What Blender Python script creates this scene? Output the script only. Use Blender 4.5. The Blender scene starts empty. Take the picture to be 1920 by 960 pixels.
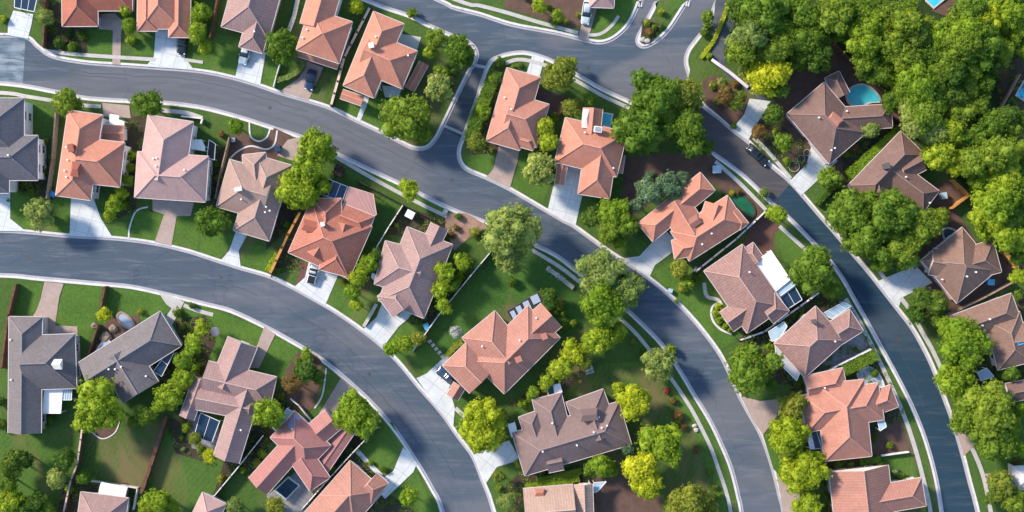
import bpy, bmesh, math, random
import numpy as np
from mathutils import Vector, Matrix
from mathutils.geometry import tessellate_polygon
random.seed(7); RNG = np.random.RandomState(7)
SC = bpy.context.scene; COL = SC.collection
H = 220.0; S = 0.1
def P(x, y, z=0.0):                       # plan position of a point seen at photo position x, y and standing z metres high
    k = S*(H-z)/H
    return Vector(((x-960)*k, (480-y)*k, z))

# ------------------------------------------------------------------ materials
MATS = {}
def newmat(name, rough=0.8, spec=0.3):
    m = bpy.data.materials.new(name); m.use_nodes = True
    nt = m.node_tree; b = nt.nodes['Principled BSDF']
    b.inputs['Roughness'].default_value = rough
    b.inputs['Specular IOR Level'].default_value = spec
    MATS[name] = m
    return m, nt, b
def N(nt, t, **kw):
    n = nt.nodes.new(t)
    for k, v in kw.items():
        if k in n.inputs: n.inputs[k].default_value = v
        else: setattr(n, k, v)
    return n
def mixc(nt, fac, a, b, mode='MIX'):
    n = nt.nodes.new('ShaderNodeMix'); n.data_type = 'RGBA'; n.blend_type = mode
    for idx, v in ((0, fac), (6, a), (7, b)):
        if hasattr(v, 'is_linked') or hasattr(v, 'links'): nt.links.new(v, n.inputs[idx])
        elif isinstance(v, (int, float)): n.inputs[idx].default_value = v
        else: n.inputs[idx].default_value = (*v, 1) if len(v) == 3 else v
    return n.outputs[2]
def ramp(nt, src, p0, p1, c0=(0,0,0), c1=(1,1,1)):
    r = nt.nodes.new('ShaderNodeValToRGB')
    r.color_ramp.elements[0].position = p0; r.color_ramp.elements[1].position = p1
    r.color_ramp.elements[0].color = (*c0, 1); r.color_ramp.elements[1].color = (*c1, 1)
    nt.links.new(src, r.inputs[0]); return r.outputs[0]
def noise(nt, vec, scale, detail=4, rough=0.6, dist=0.0):
    n = N(nt, 'ShaderNodeTexNoise', Scale=scale, Detail=detail, Roughness=rough, Distortion=dist)
    if vec is not None: nt.links.new(vec, n.inputs['Vector'])
    return n.outputs['Fac']
def geo(nt): return nt.nodes.new('ShaderNodeNewGeometry').outputs['Position']
def stretch(nt, vec, scale, rotz=0.0):
    m = N(nt, 'ShaderNodeMapping'); m.inputs['Scale'].default_value = scale; m.inputs['Rotation'].default_value = (0,0,rotz)
    nt.links.new(vec, m.inputs['Vector']); return m.outputs[0]
def bump(nt, b, h, strength=0.5, dist=0.05):
    n = N(nt, 'ShaderNodeBump', Strength=strength, Distance=dist)
    nt.links.new(h, n.inputs['Height']); nt.links.new(n.outputs[0], b.inputs['Normal'])
def plain(name, c, rough=0.7, spec=0.3, var=0.12, sc=1.5, metal=0):
    m, nt, b = newmat(name, rough, spec)
    f = noise(nt, geo(nt), sc, 5)
    d = tuple(v*(1-var*1.6) for v in c); l = tuple(min(1, v*(1+var)) for v in c)
    nt.links.new(mixc(nt, ramp(nt, f, .3, .7), d, l), b.inputs['Base Color'])
    b.inputs['Metallic'].default_value = metal
    return m

def grass_mat(name, c1, c2, dry, dryamt=.62, stripes=0):
    m, nt, b = newmat(name, 0.9, 0.1); g = geo(nt)
    col = mixc(nt, ramp(nt, noise(nt, g, .16, 5, .65), .35, .65), c1, c2)
    col = mixc(nt, ramp(nt, noise(nt, g, 3.2, 6, .75), .42, .75), col, tuple(v*1.5 for v in c2))
    col = mixc(nt, ramp(nt, noise(nt, stretch(nt, g, (.12,.05,.1), .6), 1.0, 6, .6, .6), dryamt, dryamt+.12), col, dry)
    if stripes:
        w = N(nt, 'ShaderNodeTexWave', Scale=.35, Distortion=1.2, Detail=2.0); nt.links.new(stretch(nt, g, (1,1,1), stripes), w.inputs['Vector'])
        col = mixc(nt, ramp(nt, w.outputs['Fac'], .3, .7), col, mixc(nt, .14, col, tuple(v*1.7 for v in c2)))
    nt.links.new(col, b.inputs['Base Color'])
    bump(nt, b, noise(nt, g, 9, 4, .8), .9, .12)
    return m
grass_mat('grass_block', (.038,.084,.019), (.064,.116,.026), (.125,.122,.055), .53)
grass_mat('grass_lawn', (.046,.104,.020), (.074,.142,.026), (.130,.155,.052), .60)
grass_mat('grass_dark', (.034,.088,.018), (.054,.120,.024), (.105,.118,.040), .56)
grass_mat('grass_mown', (.040,.092,.019), (.064,.124,.026), (.135,.130,.050), .52, .7)
grass_mat('grass_worn', (.042,.084,.018), (.072,.115,.028), (.150,.125,.062), .48, .5)
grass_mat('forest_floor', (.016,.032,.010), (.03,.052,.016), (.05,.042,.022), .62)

def soil_mat(name, c1, c2, sc=.6):
    m, nt, b = newmat(name, .95, .1); g = geo(nt)
    col = mixc(nt, ramp(nt, noise(nt, g, sc, 7, .7), .3, .7), c1, c2)
    col = mixc(nt, ramp(nt, noise(nt, g, 7, 4, .8), .55, .8), col, tuple(v*1.6 for v in c2))
    nt.links.new(col, b.inputs['Base Color']); bump(nt, b, noise(nt, g, 6, 6, .8), 1, .1); return m
soil_mat('soil_brown', (.085,.052,.042), (.135,.088,.070))
soil_mat('soil_dark', (.040,.034,.024), (.080,.064,.046))
soil_mat('gravel_pink', (.22,.13,.10), (.36,.24,.19))
soil_mat('gravel_grey', (.12,.11,.11), (.22,.20,.19))

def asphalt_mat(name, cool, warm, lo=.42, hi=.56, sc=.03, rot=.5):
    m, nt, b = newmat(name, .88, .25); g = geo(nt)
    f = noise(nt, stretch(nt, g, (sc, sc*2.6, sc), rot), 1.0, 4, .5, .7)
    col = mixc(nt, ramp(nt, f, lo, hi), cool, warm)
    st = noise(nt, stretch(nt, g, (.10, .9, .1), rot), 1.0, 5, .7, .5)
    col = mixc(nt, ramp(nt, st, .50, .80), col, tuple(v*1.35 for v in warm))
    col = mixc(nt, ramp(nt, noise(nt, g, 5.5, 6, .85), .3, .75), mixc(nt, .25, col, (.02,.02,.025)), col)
    # thin sealed cracks
    v = N(nt, 'ShaderNodeTexVoronoi', Scale=.055, feature='DISTANCE_TO_EDGE')
    w = nt.nodes.new('ShaderNodeVectorMath'); w.operation = 'ADD'
    nz = N(nt, 'ShaderNodeTexNoise', Scale=.25, Detail=4.0); nt.links.new(g, nz.inputs['Vector'])
    sc2 = nt.nodes.new('ShaderNodeVectorMath'); sc2.operation = 'SCALE'; sc2.inputs['Scale'].default_value = 4.0
    nt.links.new(nz.outputs['Color'], sc2.inputs[0]); nt.links.new(g, w.inputs[0]); nt.links.new(sc2.outputs[0], w.inputs[1])
    nt.links.new(w.outputs[0], v.inputs['Vector'])
    col = mixc(nt, ramp(nt, v.outputs['Distance'], .002, .0055, (1,1,1), (0,0,0)), col, mixc(nt, .22, col, (.01,.01,.014)))
    nt.links.new(col, b.inputs['Base Color']); bump(nt, b, noise(nt, g, 14, 3, .8), .4, .03); return m
asphalt_mat('asphalt_grey', (.062,.092,.132), (.122,.134,.162), .45, .55, .022)  # bluish noise patches paint shade into the road colour, the paler tone sunlit asphalt
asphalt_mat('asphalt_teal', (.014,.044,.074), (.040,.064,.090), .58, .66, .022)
asphalt_mat('asphalt_old', (.06,.062,.072), (.10,.09,.095), .35, .6)
asphalt_mat('asphalt_worn', (.08,.13,.18), (.24,.29,.34), .40, .62, .25)
asphalt_mat('paving_dark', (.060,.075,.095), (.105,.112,.13), .4, .6, .2)

def concrete_mat(name, c, joint=3.0, rot=.35, jd=.6):
    m, nt, b = newmat(name, .8, .3); g = geo(nt)
    col = mixc(nt, ramp(nt, noise(nt, g, .5, 6, .65), .3, .72), tuple(v*.84 for v in c), tuple(min(.9, v*1.08) for v in c))
    col = mixc(nt, ramp(nt, noise(nt, g, 2.6, 5, .8), .52, .80), col, tuple(v*.68 for v in c))
    col = mixc(nt, ramp(nt, noise(nt, g, .9, 3, .5), .66, .74), col, mixc(nt, .35, col, (.08,.08,.08)))
    if joint:
        br = N(nt, 'ShaderNodeTexBrick', Scale=1.0); br.offset = 0.0; br.offset_frequency = 1
        br.inputs['Brick Width'].default_value = joint; br.inputs['Row Height'].default_value = joint
        br.inputs['Mortar Size'].default_value = .045
        nt.links.new(stretch(nt, g, (1,1,1), rot), br.inputs['Vector'])
        col = mixc(nt, br.outputs['Fac'], col, tuple(v*jd for v in c))
    nt.links.new(col, b.inputs['Base Color']); bump(nt, b, noise(nt, g, 10, 3, .7), .25, .03); return m
concrete_mat('concrete_white', (.54,.58,.61), 2.6, .25)
concrete_mat('concrete_tilt', (.53,.56,.58), 2.8, .65)
concrete_mat('concrete_pink', (.36,.28,.25), 3.4, .3, .75)
concrete_mat('concrete_walk', (.44,.43,.42), 1.6, .3, .8)
concrete_mat('concrete_kerb', (.60,.58,.60), 3.0, .3, .7)
concrete_mat('concrete_gutter', (.36,.36,.39), 0)
concrete_mat('brick_paving', (.16,.075,.06), .35, .5, .55)
concrete_mat('grey_paving', (.24,.24,.25), .9, .5, .6)

def roof_mat(name, c1, c2, col_w=.32, row=.34, bmp=.13, groove=.89, patch=.4, stripe=0.0):
    m, nt, b = newmat(name, .78, .3)
    uv = nt.nodes.new('ShaderNodeUVMap').outputs[0]; g = geo(nt)
    br = N(nt, 'ShaderNodeTexBrick', Scale=1.0); br.offset = .5
    br.inputs['Brick Width'].default_value = col_w; br.inputs['Row Height'].default_value = row
    br.inputs['Mortar Size'].default_value = .03; br.inputs['Mortar Smooth'].default_value = .6; br.inputs['Bias'].default_value = -.1
    br.inputs['Color1'].default_value = (*c1, 1); br.inputs['Color2'].default_value = (*c2, 1)
    br.inputs['Mortar'].default_value = tuple(v*groove for v in c1) + (1,)
    nt.links.new(uv, br.inputs['Vector'])
    w = N(nt, 'ShaderNodeTexWave', Scale=.314/(.50 if stripe else col_w), Distortion=.25 if not stripe else .6, Detail=1.0, wave_profile='SIN')
    w.inputs['Detail Scale'].default_value = .4
    nt.links.new(uv, w.inputs['Vector'])
    col = br.outputs['Color']
    col = mixc(nt, ramp(nt, noise(nt, g, .35, 5, .7), .3, .7), col, mixc(nt, patch, col, tuple(v*.62 for v in c1)))
    col = mixc(nt, ramp(nt, noise(nt, stretch(nt, uv, (.5,.07,1)), 1.0, 6, .75), .52, .74), col, mixc(nt, .45, col, (.11,.09,.085)))
    col = mixc(nt, ramp(nt, noise(nt, stretch(nt, uv, (1.5,.25,1)), 1.4, 5, .7), .55, .8), col, mixc(nt, .5, col, tuple(min(1, v*1.35) for v in c2)))
    if stripe: col = mixc(nt, ramp(nt, w.outputs['Fac'], .25, .75, (stripe*.34,)*3, (0,0,0)), col, tuple(v*.5 for v in c1))
    nt.links.new(col, b.inputs['Base Color'])
    bump(nt, b, w.outputs['Fac'], bmp*(1.4 if stripe > .5 else 1), .06); return m
R = roof_mat
R('roof_terracotta', (.43,.180,.125), (.49,.22,.155))
R('roof_terracotta_pale', (.40,.180,.135), (.46,.22,.165))
R('roof_terracotta_striped', (.35,.165,.13), (.41,.205,.16), stripe=.75)
R('roof_brick_red', (.32,.105,.07), (.38,.14,.095))
R('roof_red_striped', (.36,.13,.09), (.43,.175,.13), stripe=.7)
R('roof_rose', (.34,.15,.14), (.39,.175,.155), stripe=.6)
R('roof_pale_rose', (.39,.25,.235), (.44,.29,.275))
R('roof_rose_striped', (.27,.155,.14), (.36,.225,.20), stripe=.85)
R('roof_tan', (.30,.20,.175), (.35,.24,.21), stripe=.25)
R('roof_tan_striped', (.38,.255,.205), (.45,.315,.26), stripe=.8)
R('roof_mauve', (.175,.12,.115), (.215,.15,.145))
R('roof_mauve_striped', (.29,.185,.175), (.35,.235,.225), stripe=.6)
R('roof_brown', (.155,.095,.082), (.20,.125,.11))
R('roof_brown_warm', (.19,.115,.09), (.24,.15,.12), stripe=.3)
R('roof_slate', (.115,.11,.13), (.155,.148,.17), stripe=.3)
R('roof_slate_pink', (.135,.12,.13), (.175,.158,.17), stripe=.35)
R('roof_grey_white', (.50,.50,.52), (.60,.60,.62), stripe=.3)
plain('wall_cream', (.62,.58,.54), .85, .2, .08, .8)
plain('wall_white', (.72,.72,.73), .85, .2, .06, .8)
plain('wall_grey', (.36,.38,.42), .85, .2, .08, .8)
plain('trim_white', (.56,.50,.49), .6, .4, .06)
plain('trim_warm', (.56,.44,.38), .7, .3, .1)
plain('trim_dark', (.10,.09,.09), .7, .3, .1)
plain('metal_grey', (.35,.37,.40), .4, .5, .1, 2, .6)
plain('metal_white', (.75,.76,.78), .35, .5, .05)
plain('awning_white', (.80,.79,.77), .6, .3, .05, .6)
plain('awning_blue', (.34,.46,.55), .5, .4, .1, .6)
plain('awning_pink', (.38,.20,.19), .6, .3, .08, .8)
plain('timber_brown', (.13,.065,.042), .85, .2, .25, 2)
plain('timber_tan', (.30,.22,.17), .85, .2, .2, 2)
plain('timber_orange', (.48,.24,.07), .8, .2, .15, 2)
plain('timber_dark', (.035,.032,.034), .85, .2, .2, 2)
plain('fence_white', (.62,.60,.58), .7, .3, .1, 1)
plain('stone_rock', (.22,.17,.14), .9, .2, .35, 2)
plain('stone_pale', (.45,.42,.39), .9, .2, .25, 2)
plain('bark', (.085,.06,.042), .95, .1, .3, 6)
plain('rubber', (.02,.02,.022), .9, .2, .1)
plain('bin_blue', (.03,.22,.52), .4, .5, .05)
plain('tarp_blue', (.08,.38,.62), .5, .4, .08)
plain('door_wood', (.16,.07,.04), .5, .4, .15, 4)
def glossy(name, c, rough=.12, coat=.0, metal=0, spec=.6):
    m, nt, b = newmat(name, rough, spec); b.inputs['Base Color'].default_value = (*c, 1)
    b.inputs['Metallic'].default_value = metal; b.inputs['Coat Weight'].default_value = coat
    nt.links.new(ramp(nt, noise(nt, geo(nt), 3, 4), .3, .7, (rough*.7,)*3, (rough*1.8,)*3), b.inputs['Roughness'])
    return m
glossy('window_glass', (.02,.035,.05), .08)
glossy('glass_dark_blue', (.012,.03,.06), .1)
glossy('glass_pale', (.30,.36,.45), .15)
glossy('solar_panel', (.16,.20,.32), .15)
for n_, c_ in dict(white=(.62,.64,.67), black=(.008,.009,.012), navy=(.012,.03,.09), silver=(.42,.50,.55), red=(.3,.02,.02)).items():
    glossy('paint_'+n_, c_, .22, .6)
plain('headlight', (.8,.8,.82), .15, .6, .02)
def water_mat(name, c, c2):
    m, nt, b = newmat(name, .22, .3); g = geo(nt)
    nt.links.new(mixc(nt, ramp(nt, noise(nt, g, .8, 5, .7), .3, .7), c, c2), b.inputs['Base Color'])
    bump(nt, b, noise(nt, g, 3, 3, .6), .12, .05)
water_mat('water_turquoise', (.04,.40,.52), (.08,.50,.60))
water_mat('water_bright', (.03,.40,.66), (.06,.52,.78))
water_mat('water_dark', (.012,.035,.06), (.02,.06,.09))
water_mat('water_green', (.01,.09,.045), (.02,.13,.06))

def leaf_mat(name, c, c2, tr=.25):
    m, nt, b = newmat(name, .6, .2)
    oi = nt.nodes.new('ShaderNodeObjectInfo').outputs['Random']
    gi = nt.nodes.new('ShaderNodeNewGeometry').outputs['Random Per Island']
    at = nt.nodes.new('ShaderNodeAttribute'); at.attribute_name = 'tone'
    col = mixc(nt, gi, c, c2)
    col = mixc(nt, at.outputs['Fac'], mixc(nt, .42, col, tuple(v*.5 for v in c)), mixc(nt, .25, col, tuple(min(1,v*1.5) for v in c2)))
    hs = nt.nodes.new('ShaderNodeHueSaturation')
    mr = N(nt, 'ShaderNodeMapRange'); mr.inputs['To Min'].default_value = .484; mr.inputs['To Max'].default_value = .518
    mv = N(nt, 'ShaderNodeMapRange'); mv.inputs['To Min'].default_value = 1.2; mv.inputs['To Max'].default_value = .8
    nt.links.new(oi, mr.inputs['Value']); nt.links.new(oi, mv.inputs['Value'])
    nt.links.new(mr.outputs[0], hs.inputs['Hue']); nt.links.new(mv.outputs[0], hs.inputs['Value']); nt.links.new(col, hs.inputs['Color'])
    nt.links.new(hs.outputs[0], b.inputs['Base Color'])
    t = nt.nodes.new('ShaderNodeBsdfTranslucent'); nt.links.new(hs.outputs[0], t.inputs['Color'])
    mx = nt.nodes.new('ShaderNodeMixShader'); mx.inputs[0].default_value = tr
    nt.links.new(b.outputs[0], mx.inputs[1]); nt.links.new(t.outputs[0], mx.inputs[2])
    nt.links.new(mx.outputs[0], nt.nodes['Material Output'].inputs['Surface'])
KINDS = {  # colour word, leaf colours
 'D': ('deep-green', (.055,.120,.014), (.110,.185,.018)),
 'G': ('mid-green', (.098,.180,.014), (.180,.270,.022)),
 'L': ('bright-green', (.165,.270,.012), (.275,.370,.022)),
 'Y': ('yellow-green', (.260,.345,.010), (.430,.470,.022)),
 'U': ('golden-green', (.155,.205,.020), (.260,.285,.035)),
 'O': ('pale-olive', (.165,.235,.045), (.290,.360,.085)),
 'B': ('grey-green', (.080,.155,.070), (.150,.230,.115)),
 'R': ('rust-brown', (.130,.085,.026), (.230,.150,.038)),
 'X': ('crimson', (.30,.03,.03), (.42,.06,.05)),
 'W': ('white-flowering', (.30,.34,.28), (.60,.60,.56)),
 'P': ('dark-purple', (.030,.026,.024), (.07,.05,.045)),
}
for k_, v_ in KINDS.items(): leaf_mat('leaf_'+k_, v_[1], v_[2])

# ------------------------------------------------------------------ object helpers
def link(o, parent=None):
    COL.objects.link(o)
    if parent is not None: o.parent = parent
    return o
def meshobj(name, verts, faces, mats, parent=None, loc=None, fmat=None, uvs=None, smooth=False):
    me = bpy.data.meshes.new(name); me.from_pydata([tuple(v) for v in verts], [], faces)
    for m in (mats if isinstance(mats, (list, tuple)) else [mats]): me.materials.append(MATS[m])
    if fmat: me.polygons.foreach_set('material_index', fmat)
    if uvs:
        l = me.uv_layers.new(name='UVMap'); k = 0
        for fu in uvs:
            for u in fu: l.data[k].uv = u; k += 1
    if smooth: me.polygons.foreach_set('use_smooth', [True]*len(me.polygons))
    me.update()
    o = bpy.data.objects.new(name, me)
    if loc is not None: o.location = loc
    return link(o, parent)
def tag(o, label=None, cat=None, group=None, kind=None):
    if label: o['label'] = label
    if cat: o['category'] = cat
    if group: o['group'] = group
    if kind: o['kind'] = kind
    return o
def empty(name, loc, rz=0.0):
    o = bpy.data.objects.new(name, None); o.location = loc; o.rotation_euler = (0,0,rz); o.empty_display_size = .5
    return link(o)
class MB:                                    # collects boxes and prisms for one mesh
    def __init__(s): s.v = []; s.f = []; s.m = []
    def add(s, vs, fs, mi=0):
        k = len(s.v); s.v += [tuple(v) for v in vs]; s.f += [tuple(i+k for i in f) for f in fs]; s.m += [mi]*len(fs); return s
    def box(s, c, d, rz=0.0, mi=0, taper=1.0):
        cx, cy, cz = c; dx, dy, dz = d[0]/2, d[1]/2, d[2]/2; co, si = math.cos(rz), math.sin(rz); vs = []
        for z, t in ((-dz,1.0),(dz,taper)):
            for x, y in ((-dx,-dy),(dx,-dy),(dx,dy),(-dx,dy)):
                x *= t; y *= t; vs.append((cx+x*co-y*si, cy+x*si+y*co, cz+z))
        return s.add(vs, [(0,3,2,1),(4,5,6,7),(0,1,5,4),(1,2,6,5),(2,3,7,6),(3,0,4,7)], mi)
    def bar(s, a, b, w, h, mi=0):              # square bar between two points
        a = Vector(a); b = Vector(b); d = (b-a)
        if d.length < 1e-6: return s
        d.normalize(); up = Vector((0,0,1)) if abs(d.z) < .95 else Vector((1,0,0))
        r = d.cross(up).normalized()*(w/2); u = r.cross(d).normalized()*(h/2)
        vs = [a-r-u, a+r-u, a+r+u, a-r+u, b-r-u, b+r-u, b+r+u, b-r+u]
        return s.add(vs, [(0,1,2,3),(7,6,5,4),(0,4,5,1),(1,5,6,2),(2,6,7,3),(3,7,4,0)], mi)
    def cyl(s, c, r, h, n=16, mi=0, r2=None):
        r2 = r if r2 is None else r2; vs = []
        for z, q in ((0,r),(h,r2)):
            for i in range(n): a = 2*math.pi*i/n; vs.append((c[0]+q*math.cos(a), c[1]+q*math.sin(a), c[2]+z))
        fs = [tuple(range(n-1,-1,-1)), tuple(range(n,2*n))]+[(i,(i+1)%n,(i+1)%n+n,i+n) for i in range(n)]
        return s.add(vs, fs, mi)
    def build(s, name, mats, parent=None, loc=None, smooth=False): return meshobj(name, s.v, s.f, mats, parent, loc, s.m, None, smooth)
def bevel(o, w=.02, n=2):
    bm = bmesh.new(); bm.from_mesh(o.data)
    bmesh.ops.bevel(bm, geom=bm.edges[:], offset=w, segments=n, affect='EDGES', clamp_overlap=True)
    bm.to_mesh(o.data); bm.free(); return o
def smooth_line(pts, sub=6, closed=False):    # Catmull-Rom through the points
    n = len(pts); out = []
    rng = range(n if closed else n-1)
    for i in rng:
        g = (lambda k: pts[k % n]) if closed else (lambda k: pts[max(0, min(n-1, k))])
        p0, p1, p2, p3 = g(i-1), g(i), g(i+1), g(i+2)
        for j in range(sub):
            t = j/sub; t2 = t*t; t3 = t2*t
            out.append(tuple(.5*((2*p1[k])+(-p0[k]+p2[k])*t+(2*p0[k]-5*p1[k]+4*p2[k]-p3[k])*t2+(-p0[k]+3*p1[k]-3*p2[k]+p3[k])*t3) for k in (0,1)))
    if not closed: out.append(tuple(pts[-1][:2]))
    return out
def inside(p, poly):
    x, y = p[0], p[1]; c = False; j = len(poly)-1
    for i in range(len(poly)):
        xi, yi = poly[i][0], poly[i][1]; xj, yj = poly[j][0], poly[j][1]
        if (yi > y) != (yj > y) and x < (xj-xi)*(y-yi)/(yj-yi)+xi: c = not c
        j = i
    return c
def offset(pts, d):                            # offset a polyline to its left (world xy)
    out = []; n = len(pts)
    for i in range(n):
        a = pts[max(0,i-1)]; b = pts[min(n-1,i+1)]; dx, dy = b[0]-a[0], b[1]-a[1]; L = math.hypot(dx,dy) or 1
        out.append((pts[i][0]-dy/L*d, pts[i][1]+dx/L*d))
    return out
def W(pts, z=0): return [tuple(P(x, y, z)[:2]) for x, y in pts]
def sheet(name, wpts, z, mat, depth=0.0, parent=None):
    vs = [(x, y, z) for x, y in wpts]; n = len(vs)
    area = sum(vs[i][0]*vs[(i+1)%n][1]-vs[(i+1)%n][0]*vs[i][1] for i in range(n))
    if area < 0: vs.reverse()
    tris = [tuple(t) for t in tessellate_polygon([[Vector(v) for v in vs]])]
    fs = []
    for t in tris:
        a, b, c = (Vector(vs[i]) for i in t)
        fs.append(t if (b-a).cross(c-a).z > 0 else t[::-1])
    if depth:
        vs = vs+[(x, y, z-depth) for x, y, _ in vs]
        fs += [(i, i+n, (i+1)%n+n, (i+1)%n) for i in range(n)]
    return meshobj(name, vs, fs, mat, parent)
def strip(name, a, b, z, mat, depth=0.0, parent=None):   # ribbon between two equal-length lines
    n = len(a); vs = [(x,y,z) for x,y in a]+[(x,y,z) for x,y in b]
    fs = [(i, i+1, n+i+1, n+i) for i in range(n-1)]
    if depth:
        vs += [(x,y,z-depth) for x,y in a]+[(x,y,z-depth) for x,y in b]
        fs += [(i+1, i, 2*n+i, 2*n+i+1) for i in range(n-1)]+[(n+i, n+i+1, 3*n+i+1, 3*n+i) for i in range(n-1)]
        fs += [(0,n,3*n,2*n),(n-1,3*n-1,4*n-1,2*n-1)]
    return meshobj(name, vs, fs, mat, parent)
# ------------------------------------------------------------------ camera, sky, sun
w = bpy.data.worlds.new('World'); SC.world = w; w.use_nodes = True
nt = w.node_tree; bg = nt.nodes['Background']; sky = nt.nodes.new('ShaderNodeTexSky'); sky.sky_type = 'NISHITA'; sky.sun_disc = False
SUN_EL, SUN_AZ = 32.0, 303.0               # compass bearing of the sun, top of the photo = north
sky.sun_elevation = math.radians(SUN_EL); sky.sun_rotation = math.radians(SUN_AZ)
sky.air_density = 1.2; sky.dust_density = .6; sky.ozone_density = 2.0
nt.links.new(sky.outputs[0], bg.inputs['Color']); bg.inputs['Strength'].default_value = .15; sky.sun_intensity = 1
ld = bpy.data.lights.new('sun', 'SUN'); ld.energy = 3.8; ld.angle = math.radians(8); ld.color = (1.0, .85, .67)
lo = bpy.data.objects.new('sun', ld); COL.objects.link(lo)
az, el = math.radians(SUN_AZ), math.radians(SUN_EL)
d = Vector((math.sin(az)*math.cos(el), math.cos(az)*math.cos(el), math.sin(el)))
lo.rotation_euler = d.to_track_quat('Z', 'Y').to_euler(); lo.location = d*150
cd = bpy.data.cameras.new('camera'); cam = bpy.data.objects.new('camera', cd); COL.objects.link(cam)
cam.location = (0,0,H); cd.sensor_width = 36; cd.lens = 36*H/192.0; cd.clip_start = 1; cd.clip_end = 8000; SC.camera = cam
SC.view_settings.view_transform = 'Standard'; SC.view_settings.look = 'None'; SC.view_settings.exposure = 1.0; SC.view_settings.gamma = 1
SC.view_settings.use_curve_mapping = False

# ------------------------------------------------------------------ ground, roads, kerbs
ZB = .12
tag(sheet('ground', [(-2500,-2500),(2500,-2500),(2500,2500),(-2500,2500)], -.3, 'grass_block'), kind='structure')
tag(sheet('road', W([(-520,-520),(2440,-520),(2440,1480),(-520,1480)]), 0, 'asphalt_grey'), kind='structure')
K1 = [(-500,60),(-200,64),(0,66),(50,70),(72,88),(100,106),(160,117),(230,122),(300,127),(380,134),(442,147),(488,161),(523,173),(578,189),(624,204),(671,227),(716,248),(745,263),(775,277),(798,277),(815,262),(830,235),(855,183),(880,133),(893,110),(891,92),(875,77),(848,67),(800,46),(765,29),(720,14),(680,-2),(500,-72),(-500,-400)]
K2 = [(-500,140),(-200,150),(0,156),(103,172),(162,184),(249,190),(311,193),(380,202),(453,221),(515,241),(570,259),(622,284),(695,319),(753,346),(786,363),(848,393),(918,420),(1002,459),(1044,480),(1085,511),(1135,547),(1183,588),(1240,645),(1275,696),(1302,741),(1330,787),(1351,830),(1370,876),(1384,930),(1391,970),(1400,1100),(1405,1460)]
K3 = [(1485,1460),(1478,1100),(1470,970),(1462,930),(1446,868),(1427,816),(1405,776),(1386,741),(1368,700),(1346,658),(1302,601),(1254,552),(1216,521),(1181,496),(1140,470),(1078,425),(1052,411),(993,376),(955,354),(912,333),(877,318),(863,302),(861,280),(871,252),(893,190),(915,124),(935,107),(970,99),(1000,102),(1040,117),(1090,145),(1130,168),(1180,191),(1220,212),(1265,240),(1305,268),(1344,293),(1394,330),(1446,380),(1478,408),(1515,445),(1548,480),(1577,518),(1601,560),(1620,593),(1642,633),(1666,677),(1684,710),(1710,762),(1734,822),(1753,890),(1766,965),(1785,1100),(1800,1460)]
K4 = [(-380,-500),(640,-80),(822,0),(850,14),(900,27),(960,46),(1040,61),(1090,73),(1120,79),(1140,76),(1160,64),(1180,42),(1197,5),(1205,-30),(1240,-500)]
K5 = [(1272,-500),(1240,-30),(1230,5),(1210,44),(1197,68),(1196,80),(1206,87),(1225,80),(1250,59),(1270,30),(1288,0),(1300,-30),(1420,-500)]
K6 = [(1470,-500),(1360,-30),(1345,0),(1325,48),(1303,78),(1291,95),(1286,115),(1292,140),(1303,172),(1320,199),(1350,222),(1373,243),(1402,265),(1443,307),(1484,343),(1540,407),(1584,458),(1628,509),(1650,537),(1682,578),(1710,615),(1737,663),(1756,706),(1770,745),(1787,792),(1804,849),(1818,903),(1834,965),(1860,1100),(1880,1460)]
K7 = [(-500,440),(-200,434),(0,432),(131,442),(219,447),(289,456),(350,470),(400,486),(450,502),(505,518),(551,540),(607,571),(632,586),(678,618),(719,651),(750,682),(787,727),(825,770),(860,819),(887,856),(906,903),(922,946),(950,1060),(1010,1460)]
K8 = [(-500,525),(-200,514),(0,516),(73,522),(175,531),(248,538),(321,554),(385,570),(434,583),(496,612),(542,637),(591,666),(624,690),(668,728),(705,764),(745,812),(782,868),(809,914),(828,955),(850,1060),(905,1460)]
SM = {k: W(smooth_line(v)) for k, v in dict(K1=K1,K2=K2,K3=K3,K4=K4,K5=K5,K6=K6,K7=K7,K8=K8).items()}
X = lambda *p: W(p)
blocks = [(SM['K1'], ['K1']), (SM['K2']+SM['K7'][::-1], ['K2','K7']), (SM['K3'], ['K3']), (SM['K4'], ['K4']), (SM['K5'], ['K5']),
          (SM['K6']+X((2420,1460),(2420,-500)), ['K6']), (SM['K8']+X((-500,1460)), ['K8'])]
for poly, ks in blocks:
    tag(sheet('ground', poly, ZB, 'grass_block', .11), kind='structure')
    for k in ks:
        l = SM[k]; m = l[len(l)//2]; t = offset(l, .3)[len(l)//2]; sgn = 1 if inside(t, poly) else -1
        a, b_, c_, g_ = l, offset(l, .42*sgn), offset(l, .0), offset(l, -.42*sgn)
        if sgn > 0: strip('kerb', b_, a, .15, 'concrete_kerb', .14)['kind'] = 'structure'
        else: strip('kerb', a, b_, .15, 'concrete_kerb', .14)['kind'] = 'structure'
        (strip('gutter', c_, g_, .012, 'concrete_gutter') if sgn > 0 else strip('gutter', g_, c_, .012, 'concrete_gutter'))['kind'] = 'structure'
def rsheet(pts, z, mat, name='road'): tag(sheet(name, W(smooth_line(pts, 2, True) if len(pts) > 40 else pts), z, mat), kind='structure')
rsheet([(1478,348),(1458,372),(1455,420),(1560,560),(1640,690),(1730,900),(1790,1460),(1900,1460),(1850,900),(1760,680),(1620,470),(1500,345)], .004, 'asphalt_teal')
rsheet([(1310,180),(1290,240),(1360,320),(1458,372),(1478,348),(1500,345),(1400,240),(1350,200)], .004, 'asphalt_old')
rsheet([(-200,50),(0,60),(48,66),(42,172),(0,170),(-200,160)], .004, 'asphalt_worn')
rsheet([(880,128),(925,132),(870,260),(815,235)], .004, 'paving_dark')
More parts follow.
